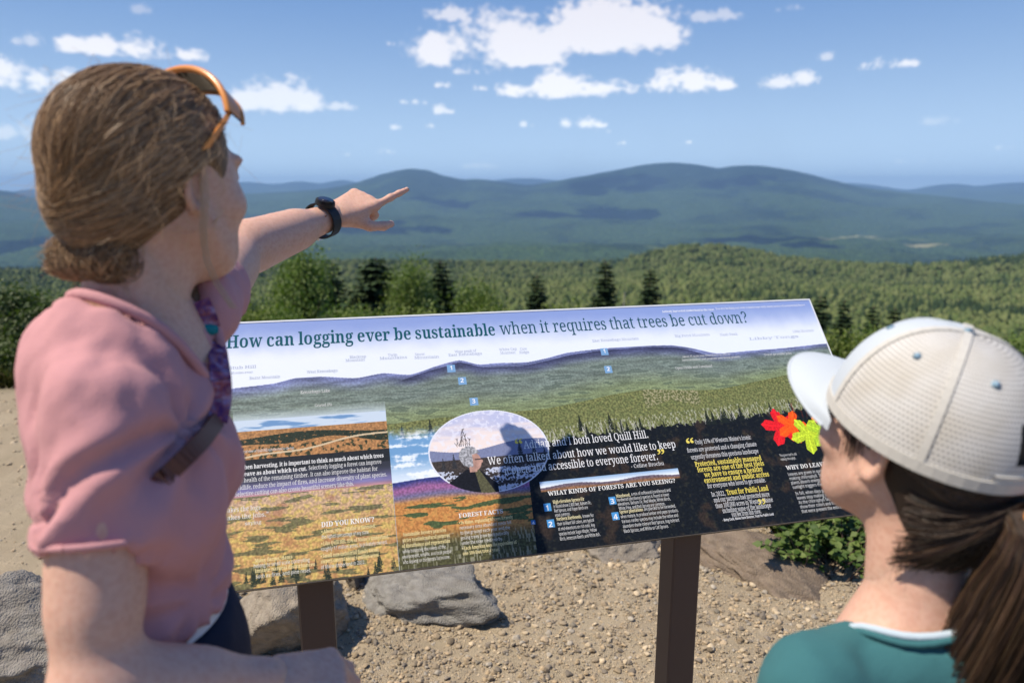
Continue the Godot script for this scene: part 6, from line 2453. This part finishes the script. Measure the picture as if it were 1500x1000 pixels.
# dark sunglasses worn under the cap
func eyewear(c: Vector3, hb: Basis) -> void:
	var ctr: Vector3 = c + hb * Vector3(0, 0.012, 0.10)
	var who := thing("sunglasses", "dark sunglasses worn under the pale cap's brim", "sunglasses", ctr)
	var w := func(x: float, y: float, z: float) -> Vector3: return c + hb * (Vector3(x, y, z) * 1.05) - ctr
	for s in [-1.0, 1.0]:
		var ln := Builder.new()
		var hub := ln.vert(w.call(0.035 * s, 0.010, 0.1035), hb.z)
		var ring := []
		for k in 18:
			var a := TAU * k / 18.0
			var x := 0.035 + cos(a) * 0.028
			ring.append(ln.vert(w.call(x * s, 0.010 + sin(a) * 0.021, 0.104 - pow(x / 0.075, 2.0) * 0.022), hb.z))
		for k in 18:
			if s > 0.0:
				ln.tri(hub, ring[k], ring[(k + 1) % 18])
			else:
				ln.tri(hub, ring[(k + 1) % 18], ring[k])
		ln.smooth_normals()
		part("lens", ln.mesh(), M.dark_lens, who)
		var fr := Builder.new()
		var fp := []
		var frad := []
		for k in 19:
			var a := TAU * k / 18.0
			var x := 0.035 + cos(a) * 0.028
			fp.append(w.call(x * s, 0.010 + sin(a) * 0.021, 0.104 - pow(x / 0.075, 2.0) * 0.022))
			frad.append(0.0018)
		fr.tube(fp, frad, 6, Color.WHITE, false)
		fr.tube([w.call(0.063 * s, 0.016, 0.088), w.call(0.076 * s, 0.018, 0.060), w.call(0.079 * s, 0.016, 0.010), w.call(0.080 * s, 0.004, -0.010)], [0.0024, 0.0024, 0.002, 0.002], 6)
		part("temple", fr.mesh(), M.rubber, who)
	var bridge := Builder.new()
	bridge.tube([w.call(-0.009, 0.014, 0.104), w.call(0.0, 0.017, 0.108), w.call(0.009, 0.014, 0.104)], [0.002, 0.002, 0.002], 6)
	part("bridge", bridge.mesh(), M.rubber, who)

# Clouds high over the valley, above the frame: their shadows are the dark patches on the far slopes.
func build_clouds_aloft() -> void:
	var rng := RandomNumberGenerator.new()
	rng.seed = 808
	# patch in the photograph (pixel), distance along the ground, height of the land there, altitude of the cloud, half length
	for p in [[1100, 340, 4600.0, -290.0, 3000.0, 520.0], [850, 322, 6600.0, -230.0, 3700.0, 620.0], [1080, 282, 8500.0, 60.0, 4700.0, 420.0], [900, 275, 8600.0, 80.0, 4700.0, 620.0], [770, 386, 2500.0, -270.0, 2300.0, 160.0], [1260, 383, 2700.0, -280.0, 2500.0, 260.0], [560, 330, 5600.0, -290.0, 3500.0, 380.0], [40, 330, 5200.0, -290.0, 3200.0, 700.0], [640, 300, 7600.0, -120.0, 4200.0, 330.0]]:
		var r := ray(p[0], p[1])
		var flat := Vector2(r.x, r.z).normalized()
		var spot := Vector3(flat.x * p[2], p[3], flat.y * p[2])
		var up: float = (p[4] - p[3]) / SUN.y
		var ctr: Vector3 = spot + SUN * float(up)
		var b := Builder.new()
		for k in 22:
			var q := Vector3(rng.randfn() * 0.45, absf(rng.randfn()) * 0.09, rng.randfn() * 0.28) * float(p[5])
			var rad := Vector3(1.0, 0.42, 0.9) * float(p[5]) * rng.randf_range(0.16, 0.34)
			var ids := []
			for i in 9:
				for j in 14:
					var la := (i / 8.0 - 0.5) * PI
					var lo := TAU * j / 14.0
					var d := Vector3(cos(la) * cos(lo), sin(la), cos(la) * sin(lo))
					ids.append(b.vert(q + d * rad * rng.randf_range(0.9, 1.1), d))
			for i in 8:
				for j in 14:
					b.quad(ids[i * 14 + j], ids[(i + 1) * 14 + j], ids[(i + 1) * 14 + (j + 1) % 14], ids[i * 14 + (j + 1) % 14])
		b.smooth_normals()
		var o := structure("cloud", b.mesh(), M.cloud)
		o.position = ctr
